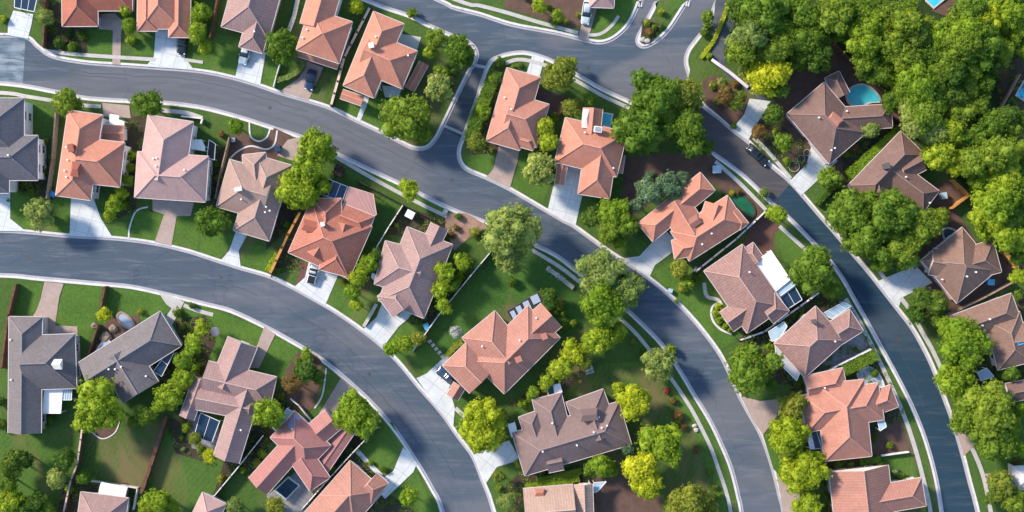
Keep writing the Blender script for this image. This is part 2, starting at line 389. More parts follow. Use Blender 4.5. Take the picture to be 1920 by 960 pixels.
rsheet([(885,118),(922,126),(920,131),(881,123)], .008, 'concrete_gutter')
rsheet([(822,228),(872,250),(869,254),(820,233)], .008, 'concrete_gutter')

# worn wheel tracks, sealed cracks, covers and drains on the asphalt
m, nt, b = newmat('asphalt_track', .9, .2); g = geo(nt)
b.inputs['Base Color'].default_value = (.155,.165,.19,1)
uvn = nt.nodes.new('ShaderNodeUVMap').outputs[0]; sx = nt.nodes.new('ShaderNodeSeparateXYZ'); nt.links.new(uvn, sx.inputs[0])
pp = N(nt, 'ShaderNodeMath', operation='PINGPONG'); nt.links.new(sx.outputs['Y'], pp.inputs[0]); pp.inputs[1].default_value = .5
mu = N(nt, 'ShaderNodeMath', operation='MULTIPLY'); nt.links.new(ramp(nt, pp.outputs[0], .0, .5), mu.inputs[0]); nt.links.new(ramp(nt, noise(nt, stretch(nt, uvn, (.06,1.5,1)), 1.0, 5, .7), .40, .75, (0,0,0), (.55,.55,.55)), mu.inputs[1])
tr = nt.nodes.new('ShaderNodeBsdfTransparent'); mx = nt.nodes.new('ShaderNodeMixShader')
nt.links.new(mu.outputs[0], mx.inputs[0]); nt.links.new(tr.outputs[0], mx.inputs[1]); nt.links.new(b.outputs[0], mx.inputs[2]); nt.links.new(mx.outputs[0], nt.nodes['Material Output'].inputs['Surface'])
plain('tar', (.045,.05,.06), .6, .4, .1); plain('iron', (.05,.05,.055), .6, .5, .2)
def along(key, d, i0=0, i1=None):
    l = SM[key]; poly = [p for p, ks in blocks if key in ks][0]; sgn = 1 if inside(offset(l, .3)[len(l)//2], poly) else -1
    return offset(l, -d*sgn)[i0:i1]
def track(l, w_):
    o = strip('road_track', offset(l, w_/2), offset(l, -w_/2), .0085, 'asphalt_track'); n = len(l); me = o.data; uv = me.uv_layers.new(name='UVMap'); acc = [0]
    for i in range(1, n): acc.append(acc[-1]+math.hypot(l[i][0]-l[i-1][0], l[i][1]-l[i-1][1]))
    for lp in me.loops: v = lp.vertex_index; uv.data[lp.index].uv = (acc[v % n], 0 if v < n else 1)
    o['kind'] = 'structure'
for key, offs, i0, i1 in (('K2', (1.9,3.6,5.9,7.6), 6, 126), ('K8', (1.9,3.6,5.9,7.6), 6, 110)):
    for d_ in offs: track(along(key, d_, i0, i1), 1.5)
rs = random.Random(3)
for key, d_, i0, i1 in (('K2',4.8,12,60),('K2',4.7,66,118),('K8',4.6,10,52),('K8',4.8,56,104),('K8',2.2,70,95),('K2',7.3,30,52),('K6',4.1,80,140),('K1',2.5,20,44)):
    l = along(key, d_, i0, i1); l = smooth_line([(x+rs.uniform(-.12,.12), y+rs.uniform(-.12,.12)) for x, y in l], 2); a_ = [(x+rs.uniform(-.02,.02), y) for x, y in offset(l, .05)]
    tag(strip('road_seam', a_, offset(l, -.05), .011, 'tar'), kind='structure')
for key, i, d_ in (('K2',20,4.6),('K2',52,3.4),('K2',88,5.0),('K8',16,4.0),('K8',44,5.5),('K8',78,3.6),('K6',92,4.5),('K6',120,3.2),('K4',46,5.0)):
    x, y = along(key, d_)[i]; r = .36
    tag(sheet('manhole_cover', [(x+r*math.cos(a*.524), y+r*math.sin(a*.524)) for a in range(12)], .013, 'iron'), 'round iron cover set in the street', 'manhole cover', 'iron covers in the streets')

# flat surfaces laid on the blocks, each a little higher than the one before
zl = [ZB+.004]
def flat(name, mat, *pts, sm=0):
    zl[0] += .0006
    return tag(sheet(name, W(smooth_line(list(pts), 5, True) if sm else pts), zl[0], mat), kind='structure')
def walk(mat, wpx, *pts, name='path'):
    zl[0] += .0006; l = W(smooth_line(list(pts), 5)); h = wpx*S/2
    return tag(strip(name, offset(l, h), offset(l, -h), zl[0], mat), kind='structure')
G = lambda mat, *p, sm=0: flat('lawn', mat, *p, sm=sm)
BEDS = []
def D_(mat, *p, sm=0):
    if mat == 'soil_dark': BEDS.append(W(list(p)))
    return flat('soil', mat, *p, sm=sm)
# wood floor
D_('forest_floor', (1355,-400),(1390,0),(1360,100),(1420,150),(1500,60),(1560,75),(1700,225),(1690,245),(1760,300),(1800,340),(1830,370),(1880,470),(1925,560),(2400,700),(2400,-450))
# lawns
G('grass_lawn', (210,57),(212,110),(165,104),(160,60))
G('grass_lawn', (95,100),(210,112),(210,120),(110,108))
G('grass_lawn', (250,68),(290,68),(288,104),(250,103))
G('grass_lawn', (395,65),(450,70),(440,143),(385,132),(350,125),(352,80))
G('grass_lawn', (500,110),(575,115),(560,140),(520,168),(490,158))
G('grass_worn', (600,135),(635,140),(622,200),(580,187))
G('grass_lawn', (640,175),(690,185),(672,222),(626,200))
G('grass_lawn', (695,180),(722,185),(716,243),(680,225))
G('grass_lawn', (45,200),(100,205),(90,280),(52,275))
G('grass_lawn', (22,350),(135,375),(131,440),(50,433),(20,408))
G('grass_lawn', (210,425),(240,425),(242,447),(212,442))
G('grass_lawn', (252,395),(308,400),(292,452),(242,446),(244,425), sm=0)
G('grass_lawn', (330,402),(378,410),(370,468),(322,458))
G('grass_lawn', (380,425),(440,440),(428,470),(412,486),(374,472))
G('grass_lawn', (462,455),(515,465),(502,516),(452,501))
G('grass_worn', (535,482),(562,490),(545,535),(512,520))
G('grass_lawn', (630,518),(660,540),(635,585),(610,570))
G('grass_lawn', (655,560),(705,540),(725,570),(705,595),(680,616),(640,590))
G('grass_lawn', (720,650),(750,612),(790,600),(810,600),(775,655),(752,682))
G('grass_dark', (925,475),(990,470),(1080,540),(1100,600),(1070,650),(1000,560),(925,575),(860,640),(835,670),(800,645))
G('grass_lawn', (775,660),(800,645),(838,678),(800,703),(775,690))
G('grass_mown', (640,310),(700,345),(755,385),(700,465),(690,420),(710,400),(660,345))
G('grass_lawn', (660,305),(755,352),(840,395),(835,405),(757,364),(660,312))
G('grass_lawn', (850,770),(880,795),(885,850),(862,818))
G('grass_lawn', (28,532),(82,532),(70,585),(30,590))
G('grass_lawn', (120,535),(193,537),(187,585),(165,640),(145,700),(145,615),(103,610))
G('grass_lawn', (200,540),(295,550),(322,575),(310,600),(260,598),(215,590),(190,580))
G('grass_lawn', (340,570),(385,575),(495,618),(475,660),(430,635),(395,690),(375,640))
G('grass_lawn', (518,630),(560,655),(560,680),(530,720),(480,695))
G('grass_lawn', (612,690),(640,712),(600,770),(590,760))
G('grass_mown', (0,760),(18,815),(75,812),(130,790),(155,820),(130,900),(60,960),(0,940))
G('grass_worn', (160,815),(310,785),(262,925),(235,915),(145,890))
G('grass_mown', (318,785),(350,810),(440,870),(395,930),(330,1000),(270,930))
G('grass_lawn', (735,790),(757,838),(720,885),(670,840))
G('grass_lawn', (780,880),(815,955),(800,1000),(730,940))
G('grass_lawn', (880,290),(935,290),(925,318),(910,330),(880,316),(866,300))
G('grass_lawn', (975,295),(1040,300),(1030,345),(1020,380),(960,353))
G('grass_lawn', (1185,445),(1215,455),(1200,478),(1165,477))
G('grass_lawn', (1225,510),(1280,480),(1335,530),(1330,620),(1345,650),(1300,595),(1255,548))
G('grass_lawn', (1335,560),(1380,640),(1350,655),(1320,620))
G('grass_lawn', (1450,430),(1470,430),(1515,480),(1495,500),(1470,490))
G('grass_lawn', (1110,80),(1130,10),(1200,-20),(1180,35),(1155,65),(1130,75))
G('grass_lawn', (1130,680),(1230,680),(1290,760),(1340,850),(1365,960),(1340,960),(1260,800))
G('grass_worn', (1060,680),(1230,690),(1310,820),(1340,960),(1240,1000),(1180,760),(1060,740))
G('grass_lawn', (1430,815),(1448,830),(1470,895),(1450,880))
G('grass_lawn', (1655,850),(1705,850),(1735,930),(1740,960),(1660,900))
G('grass_lawn', (1845,850),(1900,850),(1895,885),(1845,888))
G('grass_lawn', (1690,565),(1760,690),(1745,665))
G('grass_worn', (1290,150),(1300,95),(1335,50),(1372,0),(1335,110),(1400,175),(1330,200))
G('grass_mown', (1420,-400),(1290,0),(1265,20),(1240,45),(1228,20),(1240,-10),(1300,-400))
G('grass_worn', (1790,590),(1899,535),(1960,520),(1960,620),(1890,560))
# soil and gravel
D_('soil_dark', (85,5),(118,5),(118,50),(160,55),(165,100),(85,93))
D_('soil_dark', (88,-40),(-60,-40),(60,-5),(88,20))
D_('soil_dark', (0,380),(20,380),(18,350),(100,375),(103,290),(0,345))
D_('soil_dark', (235,220),(275,215),(255,395),(200,420),(225,350),(240,260))
D_('soil_brown', (428,262),(445,245),(490,265),(515,240),(548,255),(520,300),(432,300))
D_('soil_dark', (395,290),(430,270),(405,400),(380,380))
D_('soil_dark', (500,350),(560,390),(530,440),(498,470),(505,400))
D_('soil_dark', (550,400),(600,360),(560,500),(507,520))
D_('brick_paving', (540,482),(600,505),(560,542),(553,535),(565,505))
D_('soil_dark', (757,388),(800,400),(860,420),(850,450),(725,440))
D_('gravel_pink', (835,400),(875,400),(918,425),(880,445),(852,470),(835,440))
D_('soil_dark', (782,560),(810,560),(820,600),(770,610))
D_('soil_brown', (1010,165),(1060,180),(1050,215),(1020,215),(1000,190))
D_('soil_dark', (930,125),(905,210),(885,290),(935,285),(945,220))
D_('soil_dark', (1055,280),(1015,340),(1040,350),(1055,300))
D_('soil_brown', (1170,300),(1215,290),(1330,285),(1350,305),(1440,395),(1400,420),(1340,345),(1260,330),(1200,400),(1165,400))
D_('brick_paving', (1405,425),(1435,398),(1462,425),(1448,445),(1450,470),(1420,500),(1395,455))
D_('soil_dark', (1400,620),(1480,590),(1470,640),(1420,650),(1385,640))
D_('soil_dark', (1500,560),(1535,552),(1600,570),(1640,655),(1520,720),(1440,720),(1430,640))
D_('soil_brown', (1500,120),(1555,78),(1698,222),(1640,300),(1570,330),(1480,250),(1440,200))
D_('soil_dark', (1405,215),(1462,232),(1528,295),(1492,330),(1440,290),(1400,255))
D_('soil_brown', (1735,345),(1791,340),(1815,368),(1790,392),(1850,480),(1930,480),(1935,520),(1790,582),(1730,590),(1700,500),(1760,420))
D_('soil_dark', (1780,590),(1930,540),(1930,700),(1870,740),(1790,700))
D_('soil_dark', (1580,250),(1690,245),(1740,290),(1610,370),(1540,370),(1580,330))
D_('soil_brown', (1610,855),(1625,820),(1660,775),(1690,790),(1708,846),(1650,855))
D_('soil_dark', (1480,700),(1640,660),(1700,780),(1660,800),(1510,870),(1480,780))
D_('soil_dark', (1530,860),(1650,858),(1660,885),(1550,885))
D_('soil_brown', (1090,900),(1195,885),(1240,935),(1240,1000),(1100,1000))
D_('soil_dark', (970,890),(1110,870),(1110,910),(985,920),(960,1000),(940,920))
D_('soil_dark', (960,760),(1060,735),(1100,690),(1010,720),(950,760))
D_('soil_brown', (1316,150),(1345,140),(1405,185),(1402,205),(1372,238),(1322,195))
D_('soil_brown', (940,-200),(1100,-200),(1092,50),(1070,52),(945,15))
D_('soil_brown', (180,640),(205,595),(262,590),(262,605),(160,700),(158,680))
D_('soil_dark', (330,600),(385,590),(405,640),(370,720),(335,780),(300,720),(330,650))
D_('soil_brown', (165,800),(225,790),(215,815),(185,825))
D_('soil_dark', (345,780),(400,870),(330,850),(312,790))
D_('soil_brown', (535,700),(560,660),(590,665),(605,690),(590,760),(560,770),(535,740), sm=1)
D_('soil_dark', (450,770),(500,740),(550,760),(470,900),(440,880),(400,930))
D_('soil_dark', (600,860),(700,790),(708,803),(570,958),(600,900))
D_('soil_dark', (660,850),(700,870),(720,920),(780,960),(560,1100))
D_('soil_dark', (120,905),(240,905),(260,930),(250,1000),(100,1000))
D_('soil_dark', (1205,40),(1240,45),(1225,78),(1208,84),(1200,76))
D_('soil_brown', (1745,20),(1790,-5),(1850,-60),(1850,10),(1800,42))
D_('soil_dark', (1868,130),(1905,110),(1960,100),(1960,220),(1895,222),(1868,190))
# paved places
flat('path', 'paving_dark', (1372,-300),(1415,-300),(1392,0),(1356,95),(1362,125),(1400,155),(1440,185),(1425,190),(1370,150),(1330,110))
DW = lambda mat, *p: flat('path', mat, *p)
DW('concrete_white', (26,20),(63,27),(60,45),(53,73),(15,66),(16,45))
DW('concrete_pink', (185,27),(215,25),(233,42),(228,60),(226,122),(211,121),(212,57),(186,55))
DW('concrete_white', (293,50),(324,50),(348,68),(347,108),(364,131),(274,125),(289,106))
DW('concrete_white', (454,90),(499,98),(488,160),(441,146))
DW('brick_paving', (568,112),(610,122),(604,132),(570,125))
DW('concrete_pink', (572,114),(606,127),(600,142),(579,188),(524,172),(562,146))
walk('concrete_white', 9, (692,170),(684,195),(672,226))
DW('concrete_white', (716,160),(755,165),(745,186),(722,182))
DW('concrete_pink', (936,272),(974,280),(971,300),(956,353),(912,332),(925,317))
DW('concrete_white', (1050,310),(1103,318),(1093,360),(1079,423),(1027,393),(1036,355))
DW('concrete_white', (998,104),(1021,110),(1010,150),(987,138))
DW('concrete_tilt', (1245,430),(1278,460),(1228,497),(1217,520),(1165,485),(1199,480))
DW('concrete_white', (-60,360),(20,360),(20,410),(50,434),(-60,432))
DW('concrete_white', (134,368),(176,372),(190,410),(211,444),(131,441))
DW('concrete_pink', (286,370),(364,380),(358,405),(332,405),(322,461),(290,454),(308,402),(287,395))
DW('concrete_white', (444,430),(464,440),(448,470),(452,502),(414,489),(430,470))
DW('concrete_tilt', (580,488),(636,512),(610,572),(551,539),(572,520))
DW('concrete_tilt', (722,555),(776,583),(766,597),(748,612),(719,650),(679,619),(706,595))
DW('concrete_tilt', (838,665),(850,690),(856,708),(842,726),(853,765),(850,800),(825,770),(781,709),(800,700))
walk('concrete_walk', 8, (854,765),(878,788),(890,805))
DW('concrete_tilt', (955,825),(975,862),(932,875),(912,905),(890,860),(888,852))
DW('concrete_pink', (84,528),(120,532),(112,556),(104,610),(146,612),(146,630),(60,630),(58,600),(70,580),(77,560))
DW('concrete_walk', (297,547),(342,562),(325,580),(312,570))
DW('concrete_walk', (333,561),(346,566),(322,612),(308,600))
walk('concrete_walk', 7, (345,572),(370,582),(400,590))
DW('concrete_pink', (496,612),(517,626),(486,690),(466,690))
DW('concrete_pink', (640,708),(672,733),(630,778),(598,776))
DW('concrete_tilt', (756,838),(782,868),(775,885),(722,935),(700,910),(738,882))
walk('concrete_white', 9, (668,843),(690,867),(715,892))
DW('concrete_pink', (1388,742),(1425,752),(1520,740),(1500,770),(1460,775),(1430,815),(1410,785))
DW('concrete_pink', (1456,892),(1480,898),(1500,920),(1500,1000),(1474,1000),(1463,930))
DW('concrete_tilt', (1524,260),(1570,302),(1502,367),(1480,340),(1512,308))
DW('concrete_tilt', (1405,185),(1445,190),(1420,230),(1402,264),(1372,243),(1395,215))
DW('concrete_tilt', (1708,490),(1748,530),(1690,558),(1684,578),(1650,537),(1643,528),(1690,508))
DW('concrete_pink', (1789,796),(1815,800),(1830,832),(1806,855))
DW('concrete_pink', (1842,888),(1905,884),(1905,908),(1850,908))
DW('concrete_pink', (1103,-60),(1125,-60),(1120,12),(1102,77),(1083,72),(1094,35))
DW('concrete_pink', (540,262),(560,258),(575,262),(560,305),(520,292),(530,275))
DW('concrete_pink', (192,193),(243,198),(246,222),(195,218))
DW('concrete_walk', (730,60),(790,70),(780,100),(740,90))
DW('grey_paving', (1520,600),(1592,572),(1630,652),(1585,690),(1500,715))
DW('grey_paving', (350,770),(410,790),(415,850),(360,840))
DW('grey_paving', (500,930),(560,880),(590,930),(570,960),(520,960))
DW('grey_paving', (1100,680),(1112,690),(1100,700),(1090,690))
DW('concrete_walk', (1620,850),(1612,820),(1622,818),(1632,857))
# sidewalks
CW = 'concrete_walk'
walk(CW, 7, (84,95),(130,101),(210,107),(292,112)); walk(CW, 6, (345,112),(381,117))
walk(CW, 7, (-200,168),(0,174),(50,181),(100,189),(150,197),(190,200)); walk(CW, 8, (303,207),(350,212),(380,222))
walk(CW, 7, (620,288),(660,312),(700,335),(757,366),(800,388),(838,406))
walk(CW, 7, (988,463),(1030,488),(1060,508),(1100,540),(1150,585),(1192,625),(1222,662),(1262,715),(1290,757),(1306,785),(1332,838),(1347,880),(1362,925),(1372,975),(1385,1100))
walk(CW, 7, (640,-90),(855,0),(900,11),(950,24),(1010,42),(1084,62)); walk(CW, 6, (1102,66),(1125,64),(1145,50),(1160,30))
walk(CW, 7, (1341,303),(1385,342),(1436,394)); walk(CW, 7, (1461,424),(1490,450),(1518,476),(1545,505))
walk(CW, 8, (1585,560),(1612,605),(1650,680),(1690,768),(1712,830),(1728,888),(1745,965),(1760,1100))
walk(CW, 7, (1647,507),(1662,527)); walk(CW, 8, (1688,558),(1710,587),(1727,620),(1747,655),(1768,700))
walk(CW, 8, (1822,840),(1842,890),(1858,965),(1880,1100)); walk(CW, 7, (1412,258),(1440,285),(1482,335))
walk(CW, 7, (945,120),(970,112),(1000,116),(1040,130),(1090,157),(1130,180),(1180,203))
walk('concrete_kerb', 6, (1306,500),(1303,512)); walk(CW, 7, (1320,530),(1325,555),(1345,562),(1352,572))
walk('concrete_kerb', 3, (430,300),(445,285),(470,274),(500,280),(515,270),(520,245))
walk('concrete_kerb', 3, (468,228),(470,255),(485,265),(500,258),(507,242))
walk('concrete_kerb', 3, (612,690),(605,740),(590,765)); walk('concrete_kerb', 2, (163,800),(190,822),(215,812),(225,790))
walk('concrete_kerb', 3, (242,447),(244,425),(256,396),(278,388))
for x, y in ((806,640),(812,647),(818,654),(824,661),(830,668)): walk('stone_pale', 6, (x-3,y+2),(x+3,y-2))

walk('concrete_kerb', 4, (1352,566),(1337,573),(1333,588),(1338,604),(1352,618),(1372,626))
# ------------------------------------------------------------------ houses
WINM = {}
def window_parts(parent, loc, rz, w_, h_, trim):
    key = (w_, h_, trim)
    if key not in WINM:
        a = MB()
        for s_ in (-1,1): a.box((s_*(w_/2+.05),.05,0),(.10,.14,h_+.2))
        for s_ in (-1,1): a.box((0,.05,s_*(h_/2+.05)),(w_,.135,.10))
        a.box((0,.04,0),(.05,.08,h_))
        f = a.build('window', trim); p = MB().box((0,.015,0),(w_,.04,h_)).build('pane', 'window_glass'); s = MB().box((0,.10,-h_/2-.13),(w_+.3,.26,.06)).build('sill', trim)
        WINM[key] = (f.data, p.data, s.data)
        for o in (f, p, s): bpy.data.objects.remove(o)
    f = link(bpy.data.objects.new('window', WINM[key][0]), parent); f.location = loc; f.rotation_euler = (0,0,rz)
    for nm, d in (('pane', 1), ('sill', 2)): link(bpy.data.objects.new(nm, WINM[key][d]), f)
HOUSES = {}
def house(key, nick, label, mat, eave, wings, drive=None, wall='wall_cream', trim='trim_white', pitch=.56, chim=(), vents=(), skyl=(), nowin=False, roofname='roof', cat='house', name='house'):
    cx = sum((w_[0]+w_[2])/2 for w_ in wings[:1]); cy = sum((w_[1]+w_[3])/2 for w_ in wings[:1])
    base = P(cx, cy, eave); base.z = ZB
    root = empty(name, base); tag(root, label, cat, 'houses along the winding streets' if cat == 'house' else None)
    HOUSES[key] = (cx, cy, nick, max(math.hypot(w_[2]-w_[0], w_[3]-w_[1]) for w_ in wings)/2)
    wallm, rv, rf, rm, ruv = MB(), [], [], [], []
    caps, gut = [], MB(); rects = []
    for i, wd in enumerate(wings):
        x0, y0, x1, y1, wpx, ends = wd[:6]; e = eave+(wd[6] if len(wd) > 6 else 0)+.011*i; t = pitch*(wd[7] if len(wd) > 7 else 1)
        a = P(x0, y0, e)-base; b = P(x1, y1, e)-base; a.z = b.z = 0
        hw = wpx*S*(H-e)/H/2; u = (b-a); L = u.length; u.normalize(); v = Vector((-u.y, u.x, 0)); e -= ZB
        if ends == 'hh' and L < 2*hw: a, b = (a+b)/2-v*hw, (a+b)/2+v*hw; L, hw = 2*hw, L/2; u = (b-a).normalized(); v = Vector((-u.y,u.x,0))
        rz = hw*t
        i0 = min(hw, L*.49) if ends[0] == 'h' else 0; i1 = min(hw, L*.49) if ends[1] == 'h' else 0
        C = [a-v*hw, b-v*hw, b+v*hw, a+v*hw]; ra = a+u*i0+Vector((0,0,e+rz)); rb = b-u*i1+Vector((0,0,e+rz))
        top = [c+Vector((0,0,e)) for c in C]; low = [c+Vector((0,0,e-.22)) for c in C]
        k = len(rv); rv += [tuple(q) for q in top+low+[ra, rb]]
        def face(idx, mi, org=None, ax=None):
            rf.append(tuple(k+q for q in idx)); rm.append(mi)
            if mi == 0:
                pts = [Vector(rv[k+q]) for q in idx]; r_ = []
                n = (pts[1]-pts[0]).cross(pts[2]-pts[0]).normalized(); up = n.cross(ax).normalized()
                for p_ in pts: r_.append(((p_-org).dot(ax)+i*3.3, (p_-org).dot(up)))
                ruv.append(r_)
            else: ruv.append([(0,0)]*len(idx))
        face((0,1,9,8), 0, top[0], u); face((2,3,8,9), 0, top[2], -u)
        if i0: face((3,0,8), 0, top[3], -v)
        else: face((3,0,8), 1)
        if i1: face((1,2,9), 0, top[1], v)
        else: face((1,2,9), 1)
        for q in range(4): face((q+4, (q+1)%4+4, (q+1)%4, q), 2)
        face((7,6,5,4), 2)
        up = Vector((0,0,.03)); cap = MB(); caps.append(cap)
        cap.bar(ra+up, rb+up, .22, .10)
        if i0: cap.bar(top[0]+up*1.3, ra+up, .16, .08); cap.bar(top[3]+up*1.3, ra+up, .16, .08)
        if i1: cap.bar(top[1]+up*1.3, rb+up, .16, .08); cap.bar(top[2]+up*1.3, rb+up, .16, .08)
        for q in range(4):
            if (q == 3 and not i0) or (q == 1 and not i1): continue
            o_ = ((top[q]+top[(q+1)%4])/2-(a+b)/2); o_.z = 0
            n_ = (v if q == 2 else -v if q == 0 else u if q == 1 else -u)*.06
            gut.bar(low[q]+n_+Vector((0,0,.15)), low[(q+1)%4]+n_+Vector((0,0,.15)), .10, .12)
        m_ = (a+b)/2; ov = .45; ang = math.atan2(u.y, u.x)
        wl, ww = L-(ov if True else 0)*2, 2*(hw-ov)
        if ww > .6: wallm.box((m_.x, m_.y, (e-.1-.05*i*.1)/2), (wl, ww, e-.1), ang)
        rects.append((m_, u, v, wl/2, ww/2, e))
        if 'g' in ends:
            pass
    rf_ = meshobj(roofname, rv, rf, [mat, wall, trim], root, None, rm, ruv)
    for cap in caps: cap.build('ridge_cap', 'ridge_'+mat, rf_)
    gut.build('gutter', trim, rf_)
    wallm.build('wall', wall, root)
    def covered(p, skip):
        for j, (m_, u, v, hl, hw_, e) in enumerate(rects):
            if j == skip: continue
            d_ = p-m_
            if abs(d_.dot(u)) < hl+.35 and abs(d_.dot(v)) < hw_+.35: return True
        return False
    spots = []                                    # free wall bays: (distance to drive, position, angle, eave)
    dr = (P(*drive, 0)-base) if drive else None
    if not nowin:
        for j, (m_, u, v, hl, hw_, e) in enumerate(rects):
            for n_, along, dist, half in ((v,-u,hw_,hl), (-v,u,hw_,hl), (u,v,hl,hw_), (-u,-v,hl,hw_)):
                nb = max(1, int(2*half/3.6))
                for q in range(nb):
                    o_ = (q+.5)/nb*2*half-half; p_ = m_+n_*dist+along*o_
                    if covered(p_, j) or 2*half < 2.4: continue
                    spots.append([p_.copy(), math.atan2(n_.y, n_.x)-math.pi/2, e, n_, (p_-dr).length if dr is not None else 0, (dr-p_).dot(n_) if dr is not None else 0])
        if dr is not None and spots:
            c = sorted([s for s in spots if s[5] > 0], key=lambda s: s[4])
            if c:
                g_ = c[0]; spots.remove(g_)
                gd = MB().box((0,.04,0),(4.6 if len(wings) else 4.6,.10,2.3))
                for q in range(1,4): gd.box((0,.10,-1.15+q*.575),(4.5,.02,.04))
                o = gd.build('garage_door', trim, root); o.location = (g_[0].x, g_[0].y, 1.17); o.rotation_euler = (0,0,g_[1])
                hd = MB().box((0,.13,-.6),(.35,.05,.05)).build('handle', 'trim_dark', o)
                near = [s for s in spots if (s[0]-g_[0]).length < 2.6]
                for s in near: spots.remove(s)
                c = [s for s in c[1:] if s in spots]
                if c:
                    f_ = c[0]; spots.remove(f_)
                    o = MB().box((0,.03,0),(1.0,.08,2.1)).build('front_door', 'door_wood', root); o.location = (f_[0].x, f_[0].y, 1.06); o.rotation_euler = (0,0,f_[1])
                    MB().box((.38,.10,0),(.05,.06,.14)).build('handle', 'metal_grey', o)
        for s in spots:
            for zc in ((1.6,) if s[2] < 4.2 else (1.5, 4.0)):
                if zc+.6 < s[2]-.15: window_parts(root, (s[0].x, s[0].y, zc), s[1], 1.3, 1.05, trim)
    def roofz(x, y):                             # height of the roof surface over a plan point
        z = 0
        for (m_, u, v, hl, hw_, e), wd in zip(rects, wings):
            t = pitch*(wd[7] if len(wd) > 7 else 1); d_ = Vector((x,y,0))-m_; al, ac = abs(d_.dot(u)), abs(d_.dot(v)); hl += .45; hw_ += .45
            if al <= hl and ac <= hw_:
                q = hw_-ac
                sgn = d_.dot(u) > 0
                if wd[5][1 if sgn else 0] == 'h': q = min(q, hl-al)
                z = max(z, e+q*t)
        return z
    for c in chim:
        q = P(c[0], c[1], eave+1)-base; z = roofz(q.x, q.y) or eave; ms = c[2] if len(c) > 2 else wall; sz = c[3] if len(c) > 3 else (.9,.9)
        if sz[0]*sz[1] > 1.3:
            an = c[4] if len(c) > 4 else .2; d_ = MB().box((0,0,0), (sz[0], sz[1], .7)).add([(-sz[0]/2-.15,-sz[1]/2-.15,.32),(sz[0]/2+.15,-sz[1]/2-.15,.32),(sz[0]/2+.15,sz[1]/2+.15,.32),(-sz[0]/2-.15,sz[1]/2+.15,.32),(-sz[0]/2+.2,0,.62),(sz[0]/2-.2,0,.62)], [(0,1,5,4),(2,3,4,5),(3,0,4),(1,2,5),(3,2,1,0)])
            o = d_.build('dormer', ms, rf_, (q.x, q.y, z+.02)); o.rotation_euler = (0,0,an); continue
        a = MB().box((q.x, q.y, z+.25), (sz[0], sz[1], 2.0), c[4] if len(c) > 4 else .2).box((q.x, q.y, z+1.31), (sz[0]+.2, sz[1]+.2, .14), c[4] if len(c) > 4 else .2)
        a.build('chimney', ms, rf_)
    for x, y in vents:
        q = P(x, y, eave+1)-base; z = roofz(q.x, q.y) or eave
        MB().cyl((q.x, q.y, z-.2), .11, .7, 10).cyl((q.x, q.y, z+.5), .17, .06, 10).build('vent_pipe', 'metal_white', rf_)
    for s in skyl:
        q = P(s[0], s[1], eave+1)-base; an = s[4] if len(s) > 4 else 0; L2, W2 = s[2]/2, s[3]/2; ms = s[5] if len(s) > 5 else 'glass_pale'
        vs = []
        for dz in (.09, -.25):
            for sx, sy in ((-1,-1),(1,-1),(1,1),(-1,1)):
                x = q.x+sx*L2*math.cos(an)-sy*W2*math.sin(an); y = q.y+sx*L2*math.sin(an)+sy*W2*math.cos(an)
                vs.append((x, y, roofz(x, y)+dz))
        meshobj('skylight', vs, [(0,1,2,3),(4,7,6,5),(0,4,5,1),(1,5,6,2),(2,6,7,3),(3,7,4,0)], ms, rf_)
    return root
def ridge_mats():
    for m in [k for k in list(MATS) if k.startswith('roof_')]:
        br = [n for n in MATS[m].node_tree.nodes if n.type == 'TEX_BRICK'][0]; c = br.inputs['Color2'].default_value
        plain('ridge_'+m, tuple(min(.72, v*1.05+.03) for v in c[:3]), .8, .2, .12, 2)
ridge_mats()
house('top_left', 'brick-red roof at the top left', 'brick-red hipped roof cut by the top edge, soil beds and bushes in front', 'roof_brick_red', 3.2,
      [(149,-90,150,49,67,'hh'),(150,-22,248,-22,84,'gh')], (200,80), 'wall_grey')
house('top_second', 'dusty orange roof beside the leafy column', 'dusty orange roof at the top edge above the wide pale driveway', 'roof_terracotta', 3.2,
      [(302,-80,302,54,80,'hh'),(338,-40,336,70,40,'gh'),(277,-30,276,58,38,'gh'),(330,-60,365,-20,60,'gh')], (318,90))
house('top_mauve', 'mauve-grey roof at the top', 'mauve-grey hipped roof with a front wing above a bluish driveway', 'roof_mauve_striped', 3.4,
      [(492,-60,459,62,92,'hh'),(494,5,470,94,46,'gh')], (470,130), vents=[(478,60)])
house('top_orange', 'orange roof with the driveway hedge', 'orange hipped roof at the top with a curved clipped hedge beside its driveway', 'roof_terracotta', 5.4,
      [(623,-60,590,52,58,'hg'),(568,54,648,80,82,'hh'),(560,99,634,123,14,'gg',-2.2,.4)], (580,150), 'wall_white', vents=[(575,55),(567,70)])
house('long_orange', 'tall orange roof by the corner road', 'orange roof of two joined hips with a red side lean-to, path through lawn', 'roof_terracotta', 5.2,
      [(729,33,672,172,62,'hh'),(684,96,768,131,76,'gh'),(795,118,768,168,18,'gg',-2.4,.4),(640,176,680,190,18,'gg',-2.2,.4)], (735,185), 'wall_white', chim=[(698,88,'wall_cream',(.8,.8))], vents=[(705,70),(765,104)])
house('top_clipped', 'pinkish roof with the parked van', 'small pinkish roof cut by the top edge beside the driveway with the white car', 'roof_pale_rose', 3.0, [(1131,-70,1128,14,46,'hh')], (1110,30))
house('edge_slate', 'slate roof at the left edge', 'dark slate two-part roof with pale front slopes, cut by the left edge', 'roof_slate', 5.2,
      [(3,184,3,300,84,'hh'),(-50,296,71,296,84,'hh'),(-22,300,-22,362,78,'gh')], (10,380), 'wall_white', vents=[(22,292)])
